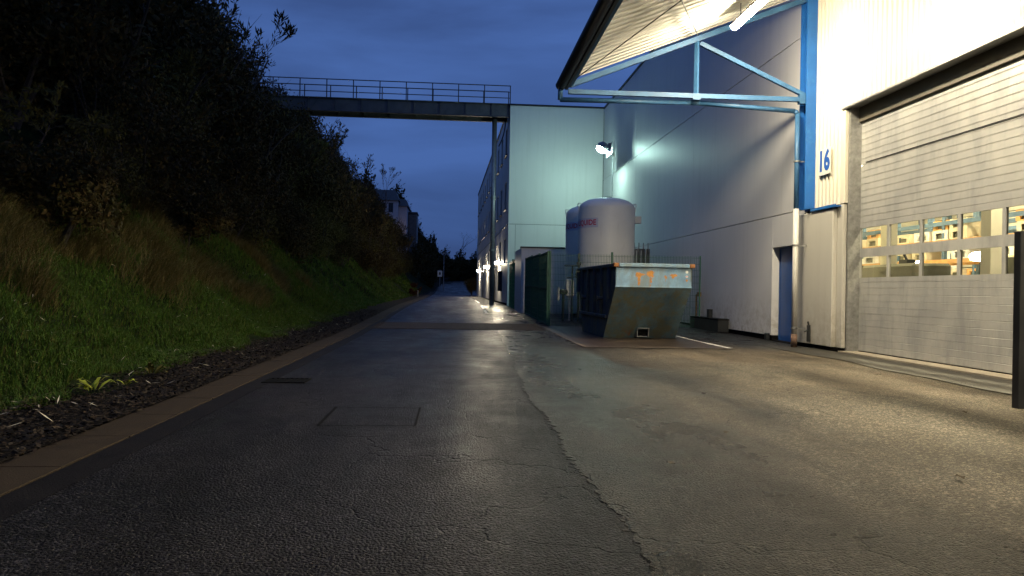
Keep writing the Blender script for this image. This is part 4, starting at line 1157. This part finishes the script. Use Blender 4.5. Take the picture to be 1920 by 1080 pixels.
for k in range(3):
    fence_panel(2.3, 2.35, ff, (0, .05 + k * 2.4, k * .03), math.pi / 2)
    fence_panel(2.3, 2.35, ff, (.05, .07 + k * 2.4, k * .03), math.pi / 2)
    MB().box(-.05, k * 2.4 - .03, 0, .05, k * 2.4 + .05, 2.5).build('fence_post', M['fence'], ff)
    MB().box(-.03, .05 + k * 2.4, 2.3, .03, 2.35 + k * 2.4, 2.42).build('gate_rail', M['fence'], ff)

# ------------------------------------------------------------------ skip
SX, SY = 4.72, 17.32
sk = tag(empty('waste_skip', (SX, SY, .02), R(1.8)), 'weathered blue steel skip with rust spots standing in the painted bay', 'skip')
w = .925; L = 4.7
zb_, zm, zt_ = .02, 1.30, 1.76
fy, by = 1.15, 4.2
# side walls, lower slanted ends
for s_ in (-1, 1):
    x = w * s_
    m_ = MB()
    o_ = .0
    xi = x - .02 * s_
    vs_ = [(x, fy, zb_), (x, by - .5, zb_), (x, by + .1, zm), (x, by + .1, zt_), (x, 0, zt_), (x, 0, zm)]
    vi_ = [(xi, a, b) for _, a, b in vs_]
    m_.add(vs_ + vi_, [tuple(range(6)), tuple(range(11, 5, -1))] + [(i, (i + 1) % 6, 6 + (i + 1) % 6, 6 + i) for i in range(6)])
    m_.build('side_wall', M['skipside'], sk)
    for yy_ in (.55, 1.35, 2.15, 2.95, 3.75):
        MB().bbox(min(x, x + .06 * s_), yy_ - .05, .62 if yy_ > .8 else 1.0, max(x, x + .06 * s_), yy_ + .05, zt_, .008).build('side_rib', M['skipside'], sk)
    MB().bbox(min(x, x + .05 * s_), .8, .52, max(x, x + .05 * s_), by - .2, .60, .008).build('side_rail', M['skipside'], sk)
    for yy_ in (1.3, 3.2):
        MB().tube((x, yy_, 1.0), (x + .16 * s_, yy_, 1.0), .05, 12).tube((x + .13 * s_, yy_, 1.0), (x + .16 * s_, yy_, 1.0), .08, 12).build('lifting_pin', M['rust'] if s_ > 0 else M['skipside'], sk)
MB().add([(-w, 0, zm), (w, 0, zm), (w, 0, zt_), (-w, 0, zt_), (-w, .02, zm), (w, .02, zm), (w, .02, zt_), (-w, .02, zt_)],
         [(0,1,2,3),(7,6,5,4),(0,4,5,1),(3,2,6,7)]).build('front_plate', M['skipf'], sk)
MB().add([(-w, fy, zb_), (w, fy, zb_), (w, .0, zm - .01), (-w, .0, zm - .01), (-w, fy + .02, zb_), (w, fy + .02, zb_), (w, .02, zm - .01), (-w, .02, zm - .01)],
         [(0,1,2,3),(7,6,5,4),(0,4,5,1)]).build('sloping_front', M['skip'], sk)
MB().bbox(-w - .01, -.012, zm - .018, w + .01, .012, zm + .012, .004).build('front_seam', M['skipf'], sk)
MB().add([(-w, by - .5, zb_), (w, by - .5, zb_), (w, by + .1, zm), (-w, by + .1, zm), (-w, by + .1, zt_), (w, by + .1, zt_)], [(0,1,2,3),(3,2,5,4)]).build('sloping_rear', M['skip'], sk)
MB().box(-w, fy, zb_ - .018, w, by - .5, zb_ + .02).build('floor', M['skip'], sk)
e = .06
MB().bbox(-w - e + .13, -.055, zt_, w + e - .13, .05, zt_ + .09, .012).build('front_rim', M['skipf'], sk)
for s_ in (-1, 1):
    x0 = s_ * (w + e); x1 = s_ * (w + e - .125)
    MB().bbox(min(x0, x1), -.058, zt_ - .002, max(x0, x1), .08, zt_ + .093, .012).build('rim_corner', M['rust'], sk)
    MB().bbox(min(x0, x0 - .10 * s_), .083, zt_, max(x0, x0 - .10 * s_), by + .1, zt_ + .08, .012).build('side_rim', M['skipside'], sk)
MB().bbox(-w - e, by + .05, zt_, w + e, by + .15, zt_ + .085, .01).build('rear_rim', M['skip'], sk)
# lashing pocket at the bottom of the front
ty = fy - (.20 - zb_) / (zm - zb_) * fy
pk = MB(); pk.box(-.12, ty - .05, .06, .16, ty + .12, .08); pk.box(-.12, ty - .17, .27, .16, ty - .0, .285); pk.box(-.13, ty - .10, .06, -.115, ty + .1, .28); pk.box(.155, ty - .10, .06, .17, ty + .1, .28)
pk.build('pocket_frame', M['galv'], sk)
MB().box(-.115, ty - .02, .08, .155, ty + .10, .27).build('pocket', M['blackpl'], sk)
# stickers
def disc(x, z, rx, rz_, y, mat, name, parent, n=16):
    m_ = MB(); vs_ = [(x + rx * math.cos(2 * math.pi * i / n), y, z + rz_ * math.sin(2 * math.pi * i / n)) for i in range(n)]
    m_.add(vs_, [tuple(range(n))]); return m_.build(name, mat, parent)
disc(.80, 1.665, .034, .034, -.003, M['signw'], 'round_sticker', sk)
disc(.80, 1.555, .035, .024, -.003, M['signw'], 'oval_sticker', sk)
MB().box(.77, -.006, 1.548, .83, -.004, 1.562).build('sticker_bar', M['redtxt'], sk)
# rubbish inside is not visible; rear left corner bracket
MB().box(-w - .09, by - .05, 1.15, -w - .0, by + .05, 1.72).build('rear_bracket', M['skipside'], sk)

# ------------------------------------------------------------------ hill house, far things
hh_ = tag(empty('hill_house', (-12.0, 112, 6.0)), 'pale two storey house with dark slate roof up on the wooded hill', 'house')
hx0, hx1 = -6.0, 3.6
f = MB()
wz = [(4.2, 5.6), (6.35, 7.75)]
wx = [(-4.6, -3.4), (-1.2, -.1), (.55, 1.75), (2.2, 2.9)]
zc = -4.0
for z0, z1 in wz:
    f.box(hx0, -.25, zc, hx1, 0, z0); xp = hx0
    for a, b in wx: f.box(xp, -.25, z0, a, 0, z1); xp = b
    f.box(xp, -.25, z0, hx1, 0, z1); zc = z1
f.box(hx0, -.25, zc, hx1, 0, 8.2); f.box(hx1 - .25, 0, -4, hx1, 9, 8.2); f.box(hx0, 0, -4, hx0 + .25, 9, 8.2)
f.build('wall', M['hillwall'], hh_)
for z0, z1 in wz:
    for a, b in wx:
        w_ = MB().box(a, -.2, z0, a + .08, -.1, z1).box(b - .08, -.2, z0, b, -.1, z1).box(a + .08, -.2, z0, b - .08, -.1, z0 + .08).box(a + .08, -.2, z1 - .08, b - .08, -.1, z1).box((a + b) / 2 - .03, -.2, z0 + .08, (a + b) / 2 + .03, -.1, z1 - .08).build('window', M['hillroof'], hh_)
        MB().box(a, -.14, z0, b, -.12, z1).build('pane', M['darkglass'], w_)
MB().add([(hx0 - .3, -.6, 8.1), (hx1 + .2, -.6, 8.1), (hx1 + .2, 9.4, 8.1), (hx0 - .3, 9.4, 8.1), (hx0 + 1, 1.6, 9.9), (hx1 - .6, 1.6, 9.9), (hx1 - .6, 7, 9.9), (hx0 + 1, 7, 9.9)],
         [(0,1,5,4),(1,2,6,5),(2,3,7,6),(3,0,4,7),(4,5,6,7),(0,3,2,1)]).build('roof', M['hillroof'], hh_)
MB().box(hx1, 1.0, -4, hx1 + 1.25, 8, 7.4).build('side_wing', M['hillwall'], hh_)
MB().add([(hx1 + .02, .7, 7.4), (hx1 + 1.5, .7, 7.4), (hx1 + 1.5, 8.2, 7.4), (hx1 + .02, 8.2, 7.4), (hx1 + .02, 2.4, 8.7), (hx1 + 1.0, 2.4, 8.6), (hx1 + 1.0, 7, 8.6), (hx1 + .02, 7, 8.7)],
         [(0,1,5,4),(1,2,6,5),(2,3,7,6),(3,0,4,7),(4,5,6,7),(0,3,2,1)]).build('wing_roof', M['hillroof'], hh_)
tw = tag(empty('narrow_tower', (-6.55, 116, 6)), 'narrow grey tower block right of the pale hill house', 'building')
MB().bbox(-.6, 0, -4, .75, 4, 6.6, .1).build('wall', M['girder'], tw); MB().bbox(-.7, -.1, 6.6, .85, 4.1, 6.9, .05).build('roof', M['hillroof'], tw)
lp = tag(empty('porch_lamp', (-8.35, 111.6, 9.7)), 'tiny bright lamp at the foot of the pale hill house', 'lamp')
MB().lathe([(0, -.16), (.2, -.05), (.2, .05), (0, .16)], 0, 0, 8).build('bulb', M['e_far'], lp, True); MB().box(-.03, 0, -1.2, .03, .06, -.1).build('stand', M['dark'], lp)
lpz = float(gy(100))
sl = tag(empty('street_lamp', (-1.32, 100, lpz)), 'slim unlit street lamp at the far left of the road', 'street lamp')
MB().tube((0, 0, 0), (0, 0, 4.9), .07, 8, .045).build('pole', M['silver'], sl); MB().bbox(-.12, -.3, 4.88, .12, .3, 5.0, .03).build('lamp_head', M['silver'], sl)
sp_ = tag(empty('road_sign', (-1.8, 98.5, float(gy(98.5)))), 'small pale road sign with dark symbol beside the far street lamp', 'sign')
MB().tube((0, .03, 0), (0, .03, 2.8), .035, 6).build('sign_post', M['silver'], sp_); MB().bbox(-.3, -.02, 1.85, .3, .0, 2.65, .01).build('sign_plate', M['white'], sp_)
disc(0, 2.28, .13, .2, -.024, M['dark'], 'symbol', sp_)

# ------------------------------------------------------------------ vegetation
def crown_mesh(name, seed, rx, ry, rz, ncl, nleaf, leaf, mat, ntw=160, tw=.7):
    g_ = np.random.default_rng(seed)
    d = g_.normal(size=(ncl, 3)); d /= np.linalg.norm(d, axis=1)[:, None]
    rad = g_.uniform(.35, .88, ncl)
    c = d * rad[:, None] * np.array([rx, ry, rz]); c[:, 2] += rz * .95
    cs = g_.uniform(.20, .42, ncl) * min(rx, rz)
    w_ = cs ** 2; w_ /= w_.sum()
    ci = g_.choice(ncl, nleaf, p=w_)
    dd_ = g_.normal(size=(nleaf, 3)); dd_ /= np.linalg.norm(dd_, axis=1)[:, None]
    p = c[ci] + dd_ * (cs[ci] * g_.uniform(.35, 1.18, nleaf))[:, None]
    p[:, 2] = np.maximum(p[:, 2], .1)
    a = g_.normal(size=(nleaf, 3)); a /= np.linalg.norm(a, axis=1)[:, None]
    b = np.cross(a, g_.normal(size=(nleaf, 3))); b /= np.linalg.norm(b, axis=1)[:, None]
    ls = leaf * g_.uniform(.6, 1.5, nleaf)[:, None]
    V = np.stack([p - a * ls, p + b * ls * .45, p + a * ls, p - b * ls * .45], 1).reshape(-1, 3)
    Fq = np.arange(nleaf * 4).reshape(-1, 4)
    # fine twigs poking out of the crown
    tci = g_.choice(ncl, ntw); td = d[tci] * .7 + g_.normal(size=(ntw, 3)) * .35 + np.array([0, 0, .35]); td /= np.linalg.norm(td, axis=1)[:, None]
    p0 = c[tci]; ln = g_.uniform(.5, 1.0, ntw)[:, None] * (cs[tci][:, None] + tw); p1 = p0 + td * ln
    sdv = np.cross(td, g_.normal(size=(ntw, 3))); sdv /= np.linalg.norm(sdv, axis=1)[:, None]
    TV = np.stack([p0 - sdv * .014, p0 + sdv * .014, p1 + sdv * .004, p1 - sdv * .004], 1).reshape(-1, 3)
    # leaves on the twigs
    k = 5; tt = g_.uniform(.35, 1.0, (ntw, k, 1)); lp_ = (p0[:, None] + td[:, None] * ln[:, None] * tt).reshape(-1, 3)
    la = np.repeat(td, k, 0) * .6 + g_.normal(size=(ntw * k, 3)) * .5; la /= np.linalg.norm(la, axis=1)[:, None]
    lb = np.cross(la, g_.normal(size=la.shape)); lb /= np.linalg.norm(lb, axis=1)[:, None]
    lz = leaf * .9
    LV = np.stack([lp_, lp_ + la * lz + lb * lz * .3, lp_ + la * 2 * lz, lp_ + la * lz - lb * lz * .3], 1).reshape(-1, 3)
    V = np.concatenate([V, TV, LV]); Fq = np.arange(len(V)).reshape(-1, 4)
    return npmesh(name, V, Fq, mat)
def trunk_mb(seed, h, r, nst=4, spread=.5):
    rr_ = random.Random(seed); mb = MB()
    for s_ in range(nst):
        p = Vector((rr_.uniform(-.15, .15), rr_.uniform(-.15, .15), -.4)); d = Vector((rr_.uniform(-spread, spread), rr_.uniform(-spread, spread), 1)).normalized()
        ra = r * rr_.uniform(.6, 1); st = h / 6
        for k in range(6):
            q = p + d * st; rb = ra * .82
            mb.tube(p, q, ra, 6, rb, cap=False)
            if k > 1:
                bd = (d + Vector((rr_.uniform(-1, 1), rr_.uniform(-1, 1), rr_.uniform(-.2, .5)))).normalized()
                mb.tube(q, q + bd * h * .25, rb * .5, 5, rb * .15, cap=False)
            p = q; ra = rb; d = (d + Vector((rr_.uniform(-.2, .2), rr_.uniform(-.2, .2), 0))).normalized()
    return mb
PR = []
specs = [(2.3, 2.3, 2.6, 34, 6500, .085, 'leafdark'), (2.0, 2.4, 3.1, 36, 6500, .08, 'leafdark'), (2.6, 2.4, 2.2, 30, 6500, .095, 'leafdark'), (2.2, 2.2, 2.7, 30, 5000, .075, 'leafolive')]
for i, (rx, ry, rz, nc, nl, lf_, mt) in enumerate(specs):
    cm = crown_mesh('crown', 100 + i, rx, ry, rz, nc, nl, lf_, M[mt])
    tm = trunk_mb(i, rz * 1.7, .10)
    me = bpy.data.meshes.new('trunk'); me.from_pydata([tuple(v) for v in tm.v], [], tm.f); me.materials.append(M['bark']); me.update()
    PR.append((cm, me))
def tree(name, i, x, y, s_, label, group, rz=None, sz=None, z=None, cat='tree'):
    z = float(terr(x, y)) if z is None else z
    r = tag(empty(name, (x, y, z), random.uniform(0, 6.28) if rz is None else rz), label, cat, group)
    r.scale = (s_, s_, s_ if sz is None else sz)
    link('crown', PR[i][0], r); link('trunk', PR[i][1], r)
    return r
rt = random.Random(5)
# front row of the thicket
y = 8.0; n = 0
while y < 98:
    x = (-8.9 if y < 13 else -8.3) + rt.uniform(-.5, .4)
    if y > 60: x += (y - 60) * .028
    s_ = rt.uniform(.85, 1.05)
    tree('thicket_bush', rt.choice((0, 1, 2, 0, 3)), x, y, s_, 'dark leafy bush in the front row of the thicket on the bank', 'bushes in the front row of the thicket', cat='bush')
    y += rt.uniform(2.1, 2.9) if y < 50 else 4.0
# low overhanging scrub at the foot
y = 13.0
while y < 90:
    x = -6.9 + rt.uniform(-.35, .45) + (max(0, y - 45) * .02)
    s_ = rt.uniform(.42, .62)
    tree('low_scrub', rt.choice((0, 2, 3)), x, y, s_, 'low dark scrub spilling down the foot of the bank', 'low scrub along the foot of the bank', cat='bush')
    y += rt.uniform(1.8, 2.6) if y < 45 else 3.5
# second and third rows
for X0, y0, st, sc, lab, grp in ((-11.6, 7, 3.3, 1.12, 'tall dark tree in the second row of the thicket', 'trees in the second row of the thicket'),
                                 (-15.4, 8, 4.2, 1.35, 'tall dark tree at the top of the bank', 'trees along the top of the bank')):
    y = y0
    while y < 95:
        if not (X0 < -15 and 36 < y < 46):
            tree('thicket_tree', rt.choice((0, 1, 2)), X0 + rt.uniform(-.7, .7) + max(0, y - 60) * .03 - (2.2 if 25 < y < 44 else 0), y, sc * rt.uniform(.88, 1.08), lab, grp)
        y += st * rt.uniform(.8, 1.1) * (1 if y < 55 else 1.3)
# a few singled out
tree('dense_evergreen', 1, -10.6, 24.5, 1.28, 'tallest dense dark tree at the left of the bridge', None, sz=1.35)
tree('leafy_oak_bush', 2, -8.4, 49.0, .95, 'bush with large dark leaves rising against the sky below the bridge', None)
# far wood closing the road
cmf = crown_mesh('crown', 300, 3.2, 3.0, 3.4, 26, 2600, .22, M['leafdark'], 120, .9)
fx = [(-12, 140, 1.35), (-7.5, 128, .95), (-5.2, 138, 1.0), (-2.6, 150, .95), (0.5, 153, 1.0), (3.6, 152, .95), (7.0, 150, 1.05), (10.5, 151, 1.1), (14, 148, 1.2), (18, 150, 1.3), (-9, 122, 1.0), (-4.4, 118, .75), (-3.4, 108, .62), (-5.6, 103, .8), (22, 150, 1.3), (27, 152, 1.4), (-18, 140, 1.6), (-24, 138, 1.7)]
for x, y, s_ in fx:
    r = tag(empty('far_tree', (x, y, float(terr(x, y)) - .3)), 'dark rounded tree in the wood closing the far end of the road', 'tree', 'trees of the wood at the end of the road')
    r.scale = (s_, s_, s_); link('crown', cmf, r); link('trunk', PR[0][1], r)
for k in range(9):
    r = tag(empty('end_bush', (-7 + k * 2.3, 149 + (k % 3) * 1.2, 2.6)), 'low dark bush across the far end of the road', 'bush', 'low bushes across the end of the road'); r.scale = (.62, .62, .5)
    link('crown', cmf, r); link('trunk', PR[0][1], r)
r = tree('corner_bush', 2, 2.1, 84.5, .42, 'dark rounded bush at the far corner of the office block', None, sz=.5)
# conifers
cf = MB(); rr_ = random.Random(3)
for k in range(520):
    h = rr_.uniform(.05, 1) ; a = rr_.uniform(0, 6.28); rad = (1 - h) * 1.3 + .05; z = h * 6
    p = Vector((0, 0, z)); q = Vector((math.cos(a) * rad, math.sin(a) * rad, z - rad * .3)); s_ = Vector((-math.sin(a), math.cos(a), 0)) * .16
    cf.add([p, q + s_ * .4, q - Vector((0, 0, .12)), q - s_], [(0, 1, 2, 3)])
cfo = cf.build('crown', M['leafdark']); cfm = cfo.data; bpy.data.objects.remove(cfo)
for x, y, zt, s_, lb in ((-4.1, 152, 12.3, 1.0, 'tall pointed conifer on the skyline, the right of two'), (-6.0, 152, 11.4, .85, 'smaller pointed conifer on the skyline, the left of two')):
    r = tag(empty('conifer', (x, y, zt - 6 * s_ * 1.0)), lb, 'tree', 'conifers on the skyline'); r.scale = (s_, s_, s_)
    link('crown', cfm, r); t_ = MB().tube((0, 0, -7), (0, 0, 6), .14, 6, .02); t_.build('trunk', M['bark'], r)
# bare / sparse twig trees
def twig_tree(seed, h, nlf=0, leaf=.12, lean=(0, 0), levels=5, r0=.05, thin=.62, spread=.5, droop=0.0):
    rr_ = random.Random(seed); tb = MB(); lfv = []
    def rec(p, d, L_, r_, lv):
        n_ = 3
        for k in range(n_):
            q = p + d * (L_ / n_); tb.tube(p, q, r_, 4 if lv < 3 else 3, r_ * .85, cap=False); p = q; r_ *= .85
            d = (d + Vector((rr_.uniform(-.16, .16), rr_.uniform(-.16, .16), rr_.uniform(-.05, .1) - droop * lv * .05))).normalized()
            if lv >= levels - 3 and nlf:
                for _ in range(nlf):
                    a = (d + Vector((rr_.uniform(-1, 1), rr_.uniform(-1, 1), rr_.uniform(-.6, .8))) * .8).normalized(); b = a.orthogonal().normalized()
                    l_ = leaf * rr_.uniform(.7, 1.3); w_ = l_ * .13
                    b0 = len(lfv); lfv.extend([p, p + a * l_ * .5 + b * w_, p + a * l_, p + a * l_ * .5 - b * w_])
        if lv < levels:
            for _ in range(3 if lv < 2 else 2):
                d2 = (d + Vector((rr_.uniform(-1, 1), rr_.uniform(-1, 1), rr_.uniform(-.3, .5))) * spread).normalized()
                rec(p, d2, L_ * thin * rr_.uniform(.85, 1.2), max(.004, r_ * .7), lv + 1)
    rec(Vector((0, 0, -.2)), Vector((lean[0], lean[1], 1)).normalized(), h * .36, r0, 0)
    return tb, lfv
def place_twig(name, seed, x, y, z, h, label, nlf, leafmat, cat='tree', group=None, **k):
    tb, lv = twig_tree(seed, h, nlf, **k)
    r = tag(empty(name, (x, y, z)), label, cat, group)
    tb.build('trunk', M['twig'], r)
    if lv:
        V = np.array([tuple(v) for v in lv]); link('crown', npmesh('crown', V, np.arange(len(V)).reshape(-1, 4), leafmat), r)
    return r
place_twig('willow_sapling', 21, -8.0, 27.5, 6.6, 5.0, 'sparse slender leaved sapling against the sky above the bridge end', 1, M['leafdark'], lean=(.28, 0), leaf=.22, spread=.55, r0=.05)
place_twig('willow_sapling', 25, -8.2, 26.3, 6.9, 4.8, 'second sparse sapling, taller, beside the dense tree at the top left', 1, M['leafdark'], lean=(.12, .1), leaf=.2, spread=.5, r0=.05)
place_twig('near_willow', 31, -7.6, 8.6, 2.9, 4.2, 'yellowish willow branches at the top left corner, faintly lit', 4, M['leafolive'], lean=(.42, .1), leaf=.16, spread=.7, r0=.05, droop=.6)
place_twig('near_willow', 33, -7.3, 12.6, 2.5, 2.6, 'pale arching twigs low on the bank in front of the thicket', 3, M['leafolive'], lean=(.5, .1), leaf=.12, spread=.9, r0=.03, droop=.9)
place_twig('bare_shrub', 41, -7.6, 43.5, 6.3, 4.6, 'thin twiggy shrub rising just under the left end of the bridge', 2, M['leafdark'], lean=(.1, 0), leaf=.15)
place_twig('bare_shrub', 42, -7.2, 57.0, 7.2, 4.4, 'thin leafless shrub between the dark leafy bush and the hill house', 1, M['leafdark'], lean=(.15, 0), leaf=.14)
place_twig('bare_shrub', 43, -5.9, 63.0, 7.4, 4.4, 'bare twigs reaching over the roof of the hill house', 1, M['leafdark'], lean=(.2, 0), leaf=.14)
place_twig('bare_tree', 51, 1.2, 158, 6.0, 7.2, 'broad bare tree on the skyline at the end of the road', 0, None, group=None, levels=6, r0=.16, thin=.68)
place_twig('bare_tree', 52, 4.6, 160, 5.2, 6.6, 'bare tree on the skyline next to the office block', 0, None, levels=6, r0=.16, thin=.68)
TW = []
for sd_, mt_ in ((61, 'leafdark'), (62, 'leafdark'), (63, 'leafolive')):
    tb, lv = twig_tree(sd_, 4.2, 3, leaf=.17, lean=(.15, 0), r0=.045, spread=.6)
    t0_ = tb.build('trunk', M['twig']); m1 = t0_.data; bpy.data.objects.remove(t0_)
    V = np.array([tuple(v) for v in lv]); m2 = npmesh('crown', V, np.arange(len(V)).reshape(-1, 4), M[mt_]); TW.append((m1, m2))
rt2 = random.Random(12)
for k, (x, y, s_) in enumerate([(-7.6, 16.0, .8), (-7.4, 19.2, .9), (-7.9, 22.5, 1.1), (-7.6, 30.0, 1.1), (-7.8, 33.0, 1.25), (-7.7, 36.5, 1.3), (-7.6, 40.5, 1.2), (-7.5, 46.0, 1.3), (-7.4, 51.5, 1.25), (-7.2, 55.0, 1.3), (-7.0, 60.0, 1.35), (-6.6, 66.0, 1.3), (-6.2, 73.0, 1.2), (-6.0, 80.0, 1.2), (-7.9, 12.0, .7), (-8.0, 9.8, .75)]):
    r = tag(empty('twiggy_shrub', (x, y, float(terr(x, y))), rt2.uniform(-.6, .6)), 'thin twiggy willow shrub leaning out of the dark thicket', 'shrub', 'twiggy shrubs at the edge of the thicket')
    r.scale = (s_, s_, s_); a_ = TW[k % 3]; link('trunk', a_[0], r); link('crown', a_[1], r)
# russet shrub with pale stake at the verge
r = tree('russet_shrub', 0, -3.35, 68, .001, 'x', None); bpy.data.objects.remove(r)
for o_ in [q for q in bpy.data.objects if q.parent is None and q.name.startswith(('crown', 'trunk'))]: bpy.data.objects.remove(o_)
rs = crown_mesh('crown', 77, .75, .6, .55, 12, 900, .07, M['leafred'], 40, .2)
r = tag(empty('russet_shrub', (-3.5, 70, float(gy(70)) + .1)), 'small reddish shrub at the grass edge far down the road', 'shrub')
link('crown', rs, r); MB().tube((0, 0, -.1), (0, 0, .6), .03, 5).build('trunk', M['bark'], r)
tag(MB().tube((-3.2, 68, .4), (-3.2, 68, 1.0), .06, 6).build('marker_post', M['silver']), 'short pale marker post in front of the reddish shrub', 'post')

# ---- grass
def blades(n, xf, yf, hl, hh2_, wd, bend, seed, mat, name, lean=None, straightup=False):
    g_ = np.random.default_rng(seed)
    y = yf(g_, n); x = xf(g_, n, y)
    z = terr(x, y)
    h = g_.uniform(hl, hh2_, n); a = g_.uniform(0, 2 * math.pi, n)
    dx = np.cos(a) * bend * h; dy = np.sin(a) * bend * h
    if lean is not None: dx = dx + lean * h
    wx = np.cos(a + 1.57) * wd * (1 + .03 * y); wy = np.sin(a + 1.57) * wd * (1 + .03 * y)
    p0 = np.stack([x - wx, y - wy, z - .02], 1); p1 = np.stack([x + wx, y + wy, z - .02], 1)
    m0 = np.stack([x + dx * .4 - wx * .7, y + dy * .4 - wy * .7, z + h * .62], 1); m1 = np.stack([x + dx * .4 + wx * .7, y + dy * .4 + wy * .7, z + h * .62], 1)
    t0 = np.stack([x + dx, y + dy, z + h * .85], 1)
    V = np.stack([p0, p1, m1, m0, t0], 1).reshape(-1, 3)
    b = np.arange(n) * 5
    me = bpy.data.meshes.new(name)
    # triangles only, for one face size
    Ft = np.concatenate([np.stack([b, b + 1, b + 2], 1), np.stack([b, b + 2, b + 3], 1), np.stack([b + 3, b + 2, b + 4], 1)])
    return npmesh(name, V, Ft, mat)
YF = lambda g_, n: 2.0 + 28 * g_.random(n) ** 1.5
YF2 = lambda g_, n: 28 + 62 * g_.random(n)
def XF(g_, n, y): return -4.0 - 3.6 * g_.random(n) ** 1.15 + .15 * np.sin(y * 1.9) + .08 * np.sin(y * 5.1)
o = link('grass', blades(230000, XF, YF, .045, .15, .0042, .85, 1, M['grass'], 'grass'))
tag(o, 'wet green grass covering the lower bank near the camera', 'grass', kind='stuff')
o = link('far_grass', blades(60000, XF, YF2, .10, .22, .006, .8, 2, M['grass'], 'far_grass'))
tag(o, 'green grass along the bank further down the road', 'grass', kind='stuff')
# dry tufts, each with its own fountain of blades
cent = []
g2 = np.random.default_rng(9)
for _ in range(95):
    y = 3 + 26 * g2.random() ** 1.1; x = -5.3 - 2.3 * g2.random()
    cent.append((x, y, g2.uniform(.25, .55)))
for x, y in ((-5.9, 10.4), (-6.1, 10.9), (-5.8, 9.9), (-5.7, 15.5), (-5.9, 16.2), (-5.6, 15.0), (-6.3, 7.6), (-6.5, 8.2)): cent.append((x, y, .6))
cent = np.array(cent)
def XFd(g_, n, y): return XFd.c[:, 0] + g_.normal(0, .16, n) * XFd.c[:, 2] * 2
nb = 42000; ci = g2.choice(len(cent), nb)
XFd.c = cent[ci]
me = blades(nb, XFd, lambda g_, n: cent[ci][:, 1] + g_.normal(0, .18, n) * cent[ci][:, 2] * 2, .22, .5, .0032, .95, 4, M['drygrass'], 'dry_grass', lean=.45)
o = link('dry_grass', me); tag(o, 'brown drooping tufts of dry grass higher on the bank', 'dry grass', kind='stuff')
# straw flecks and leaf litter
def flecks(n, xl, xh, yf, size, seed, mat, name, asp=.2, lift=.02, zf=terr):
    g_ = np.random.default_rng(seed)
    y = yf(g_, n); x = g_.uniform(xl, xh, n); z = zf(x, y) + lift + g_.uniform(0, .02, n)
    a = g_.uniform(0, 6.28, n); l = size * g_.uniform(.5, 1.5, n); tlt = g_.normal(0, .25, n)
    ax = np.stack([np.cos(a) * l, np.sin(a) * l, tlt * l], 1); bx = np.stack([-np.sin(a) * l * asp, np.cos(a) * l * asp, g_.normal(0, .25, n) * l * asp], 1)
    p = np.stack([x, y, z], 1)
    V = np.stack([p - ax, p + bx, p + ax, p - bx], 1).reshape(-1, 3)
    return npmesh(name, V, np.arange(n * 4).reshape(-1, 4), mat)
o = link('straw', flecks(420, -6.4, -3.1, lambda g_, n: 4 + 20 * g_.random(n) ** 1.3, .05, 5, M['straw'], 'straw', .10, .09))
tag(o, 'pale bits of straw lying in the grass and on the verge', 'straw', kind='stuff')
o = link('leaf_litter', flecks(26000, -4.25, -2.84, lambda g_, n: 2 + 30 * g_.random(n) ** 1.3, .022, 6, M['litter'], 'leaf_litter', .45, .035, lambda x, y: gy(y) + np.clip((-3.4 - x), 0, 1) * .06))
tag(o, 'brown leaf litter and chips over the gravel verge', 'leaf litter', kind='stuff')
o = link('pebbles', flecks(9000, -4.1, -2.90, lambda g_, n: 2 + 26 * g_.random(n) ** 1.3, .018, 16, M['gutter'], 'pebbles', .8, .035, lambda x, y: gy(y)))
tag(o, 'small dark stones of the gravel verge', 'gravel', kind='stuff')
# yellow plants at the verge
def rosette(x, y, s_, label, n, seed, mat):
    rr_ = random.Random(seed); z = float(terr(x, y)); r = tag(empty('verge_plant', (x, y, max(z, .04))), label, 'plant', 'yellowish plants at the verge edge')
    lm = MB()
    lm.add([(0, 0, 0), (.35, .10, .18), (.75, .09, .26), (1, 0, .18), (.75, -.09, .26), (.35, -.10, .18)], [(0, 1, 5), (1, 2, 4, 5), (2, 3, 4)])
    l0 = lm.build('leaf', mat, r)
    for i in range(n):
        l_ = l0 if i == 0 else l0.copy()
        if i: COL.objects.link(l_); l_.parent = r
        k = s_ * rr_.uniform(.6, 1.1); l_.scale = (k, k, k * rr_.uniform(.6, 2)); l_.rotation_euler = (0, rr_.uniform(-.5, .1), rr_.uniform(0, 6.28)); l_.location = (rr_.uniform(-.05, .05), rr_.uniform(-.05, .05), .03)
rosette(-3.74, 8.1, .22, 'brightest yellow leaved plant at the edge of the verge', 15, 1, M['leafyel'])
rosette(-3.62, 8.55, .15, 'smaller yellow green plant just behind the brightest one', 10, 2, M['leafyel'])
rosette(-3.72, 9.6, .20, 'yellowish weed farther along the verge edge', 14, 3, M['leafolive'])
# fallen leaves on the yard
lf = None
for i, (x, y) in enumerate(((6.9, 9.6), (5.2, 7.2), (4.1, 9.3), (2.3, 6.1), (1.5, 5.0), (6.3, 10.6), (3.3, 4.6))):
    if lf is None:
        m_ = MB(); m_.add([(-.04, 0, 0), (-.01, .025, .012), (.03, .018, .004), (.045, 0, .015), (.02, -.022, .006), (-.015, -.02, .014)], [(0, 1, 5), (1, 2, 4, 5), (2, 3, 4)])
        lf = m_.build('fallen_leaf', M['litter']); o = lf
    else: o = lf.copy(); COL.objects.link(o)
    o.location = (x, y, .03); o.rotation_euler = (0, 0, i * 1.3)
    tag(o, 'single small brown leaf lying on the lit wet asphalt', 'leaf', 'fallen leaves on the yard')
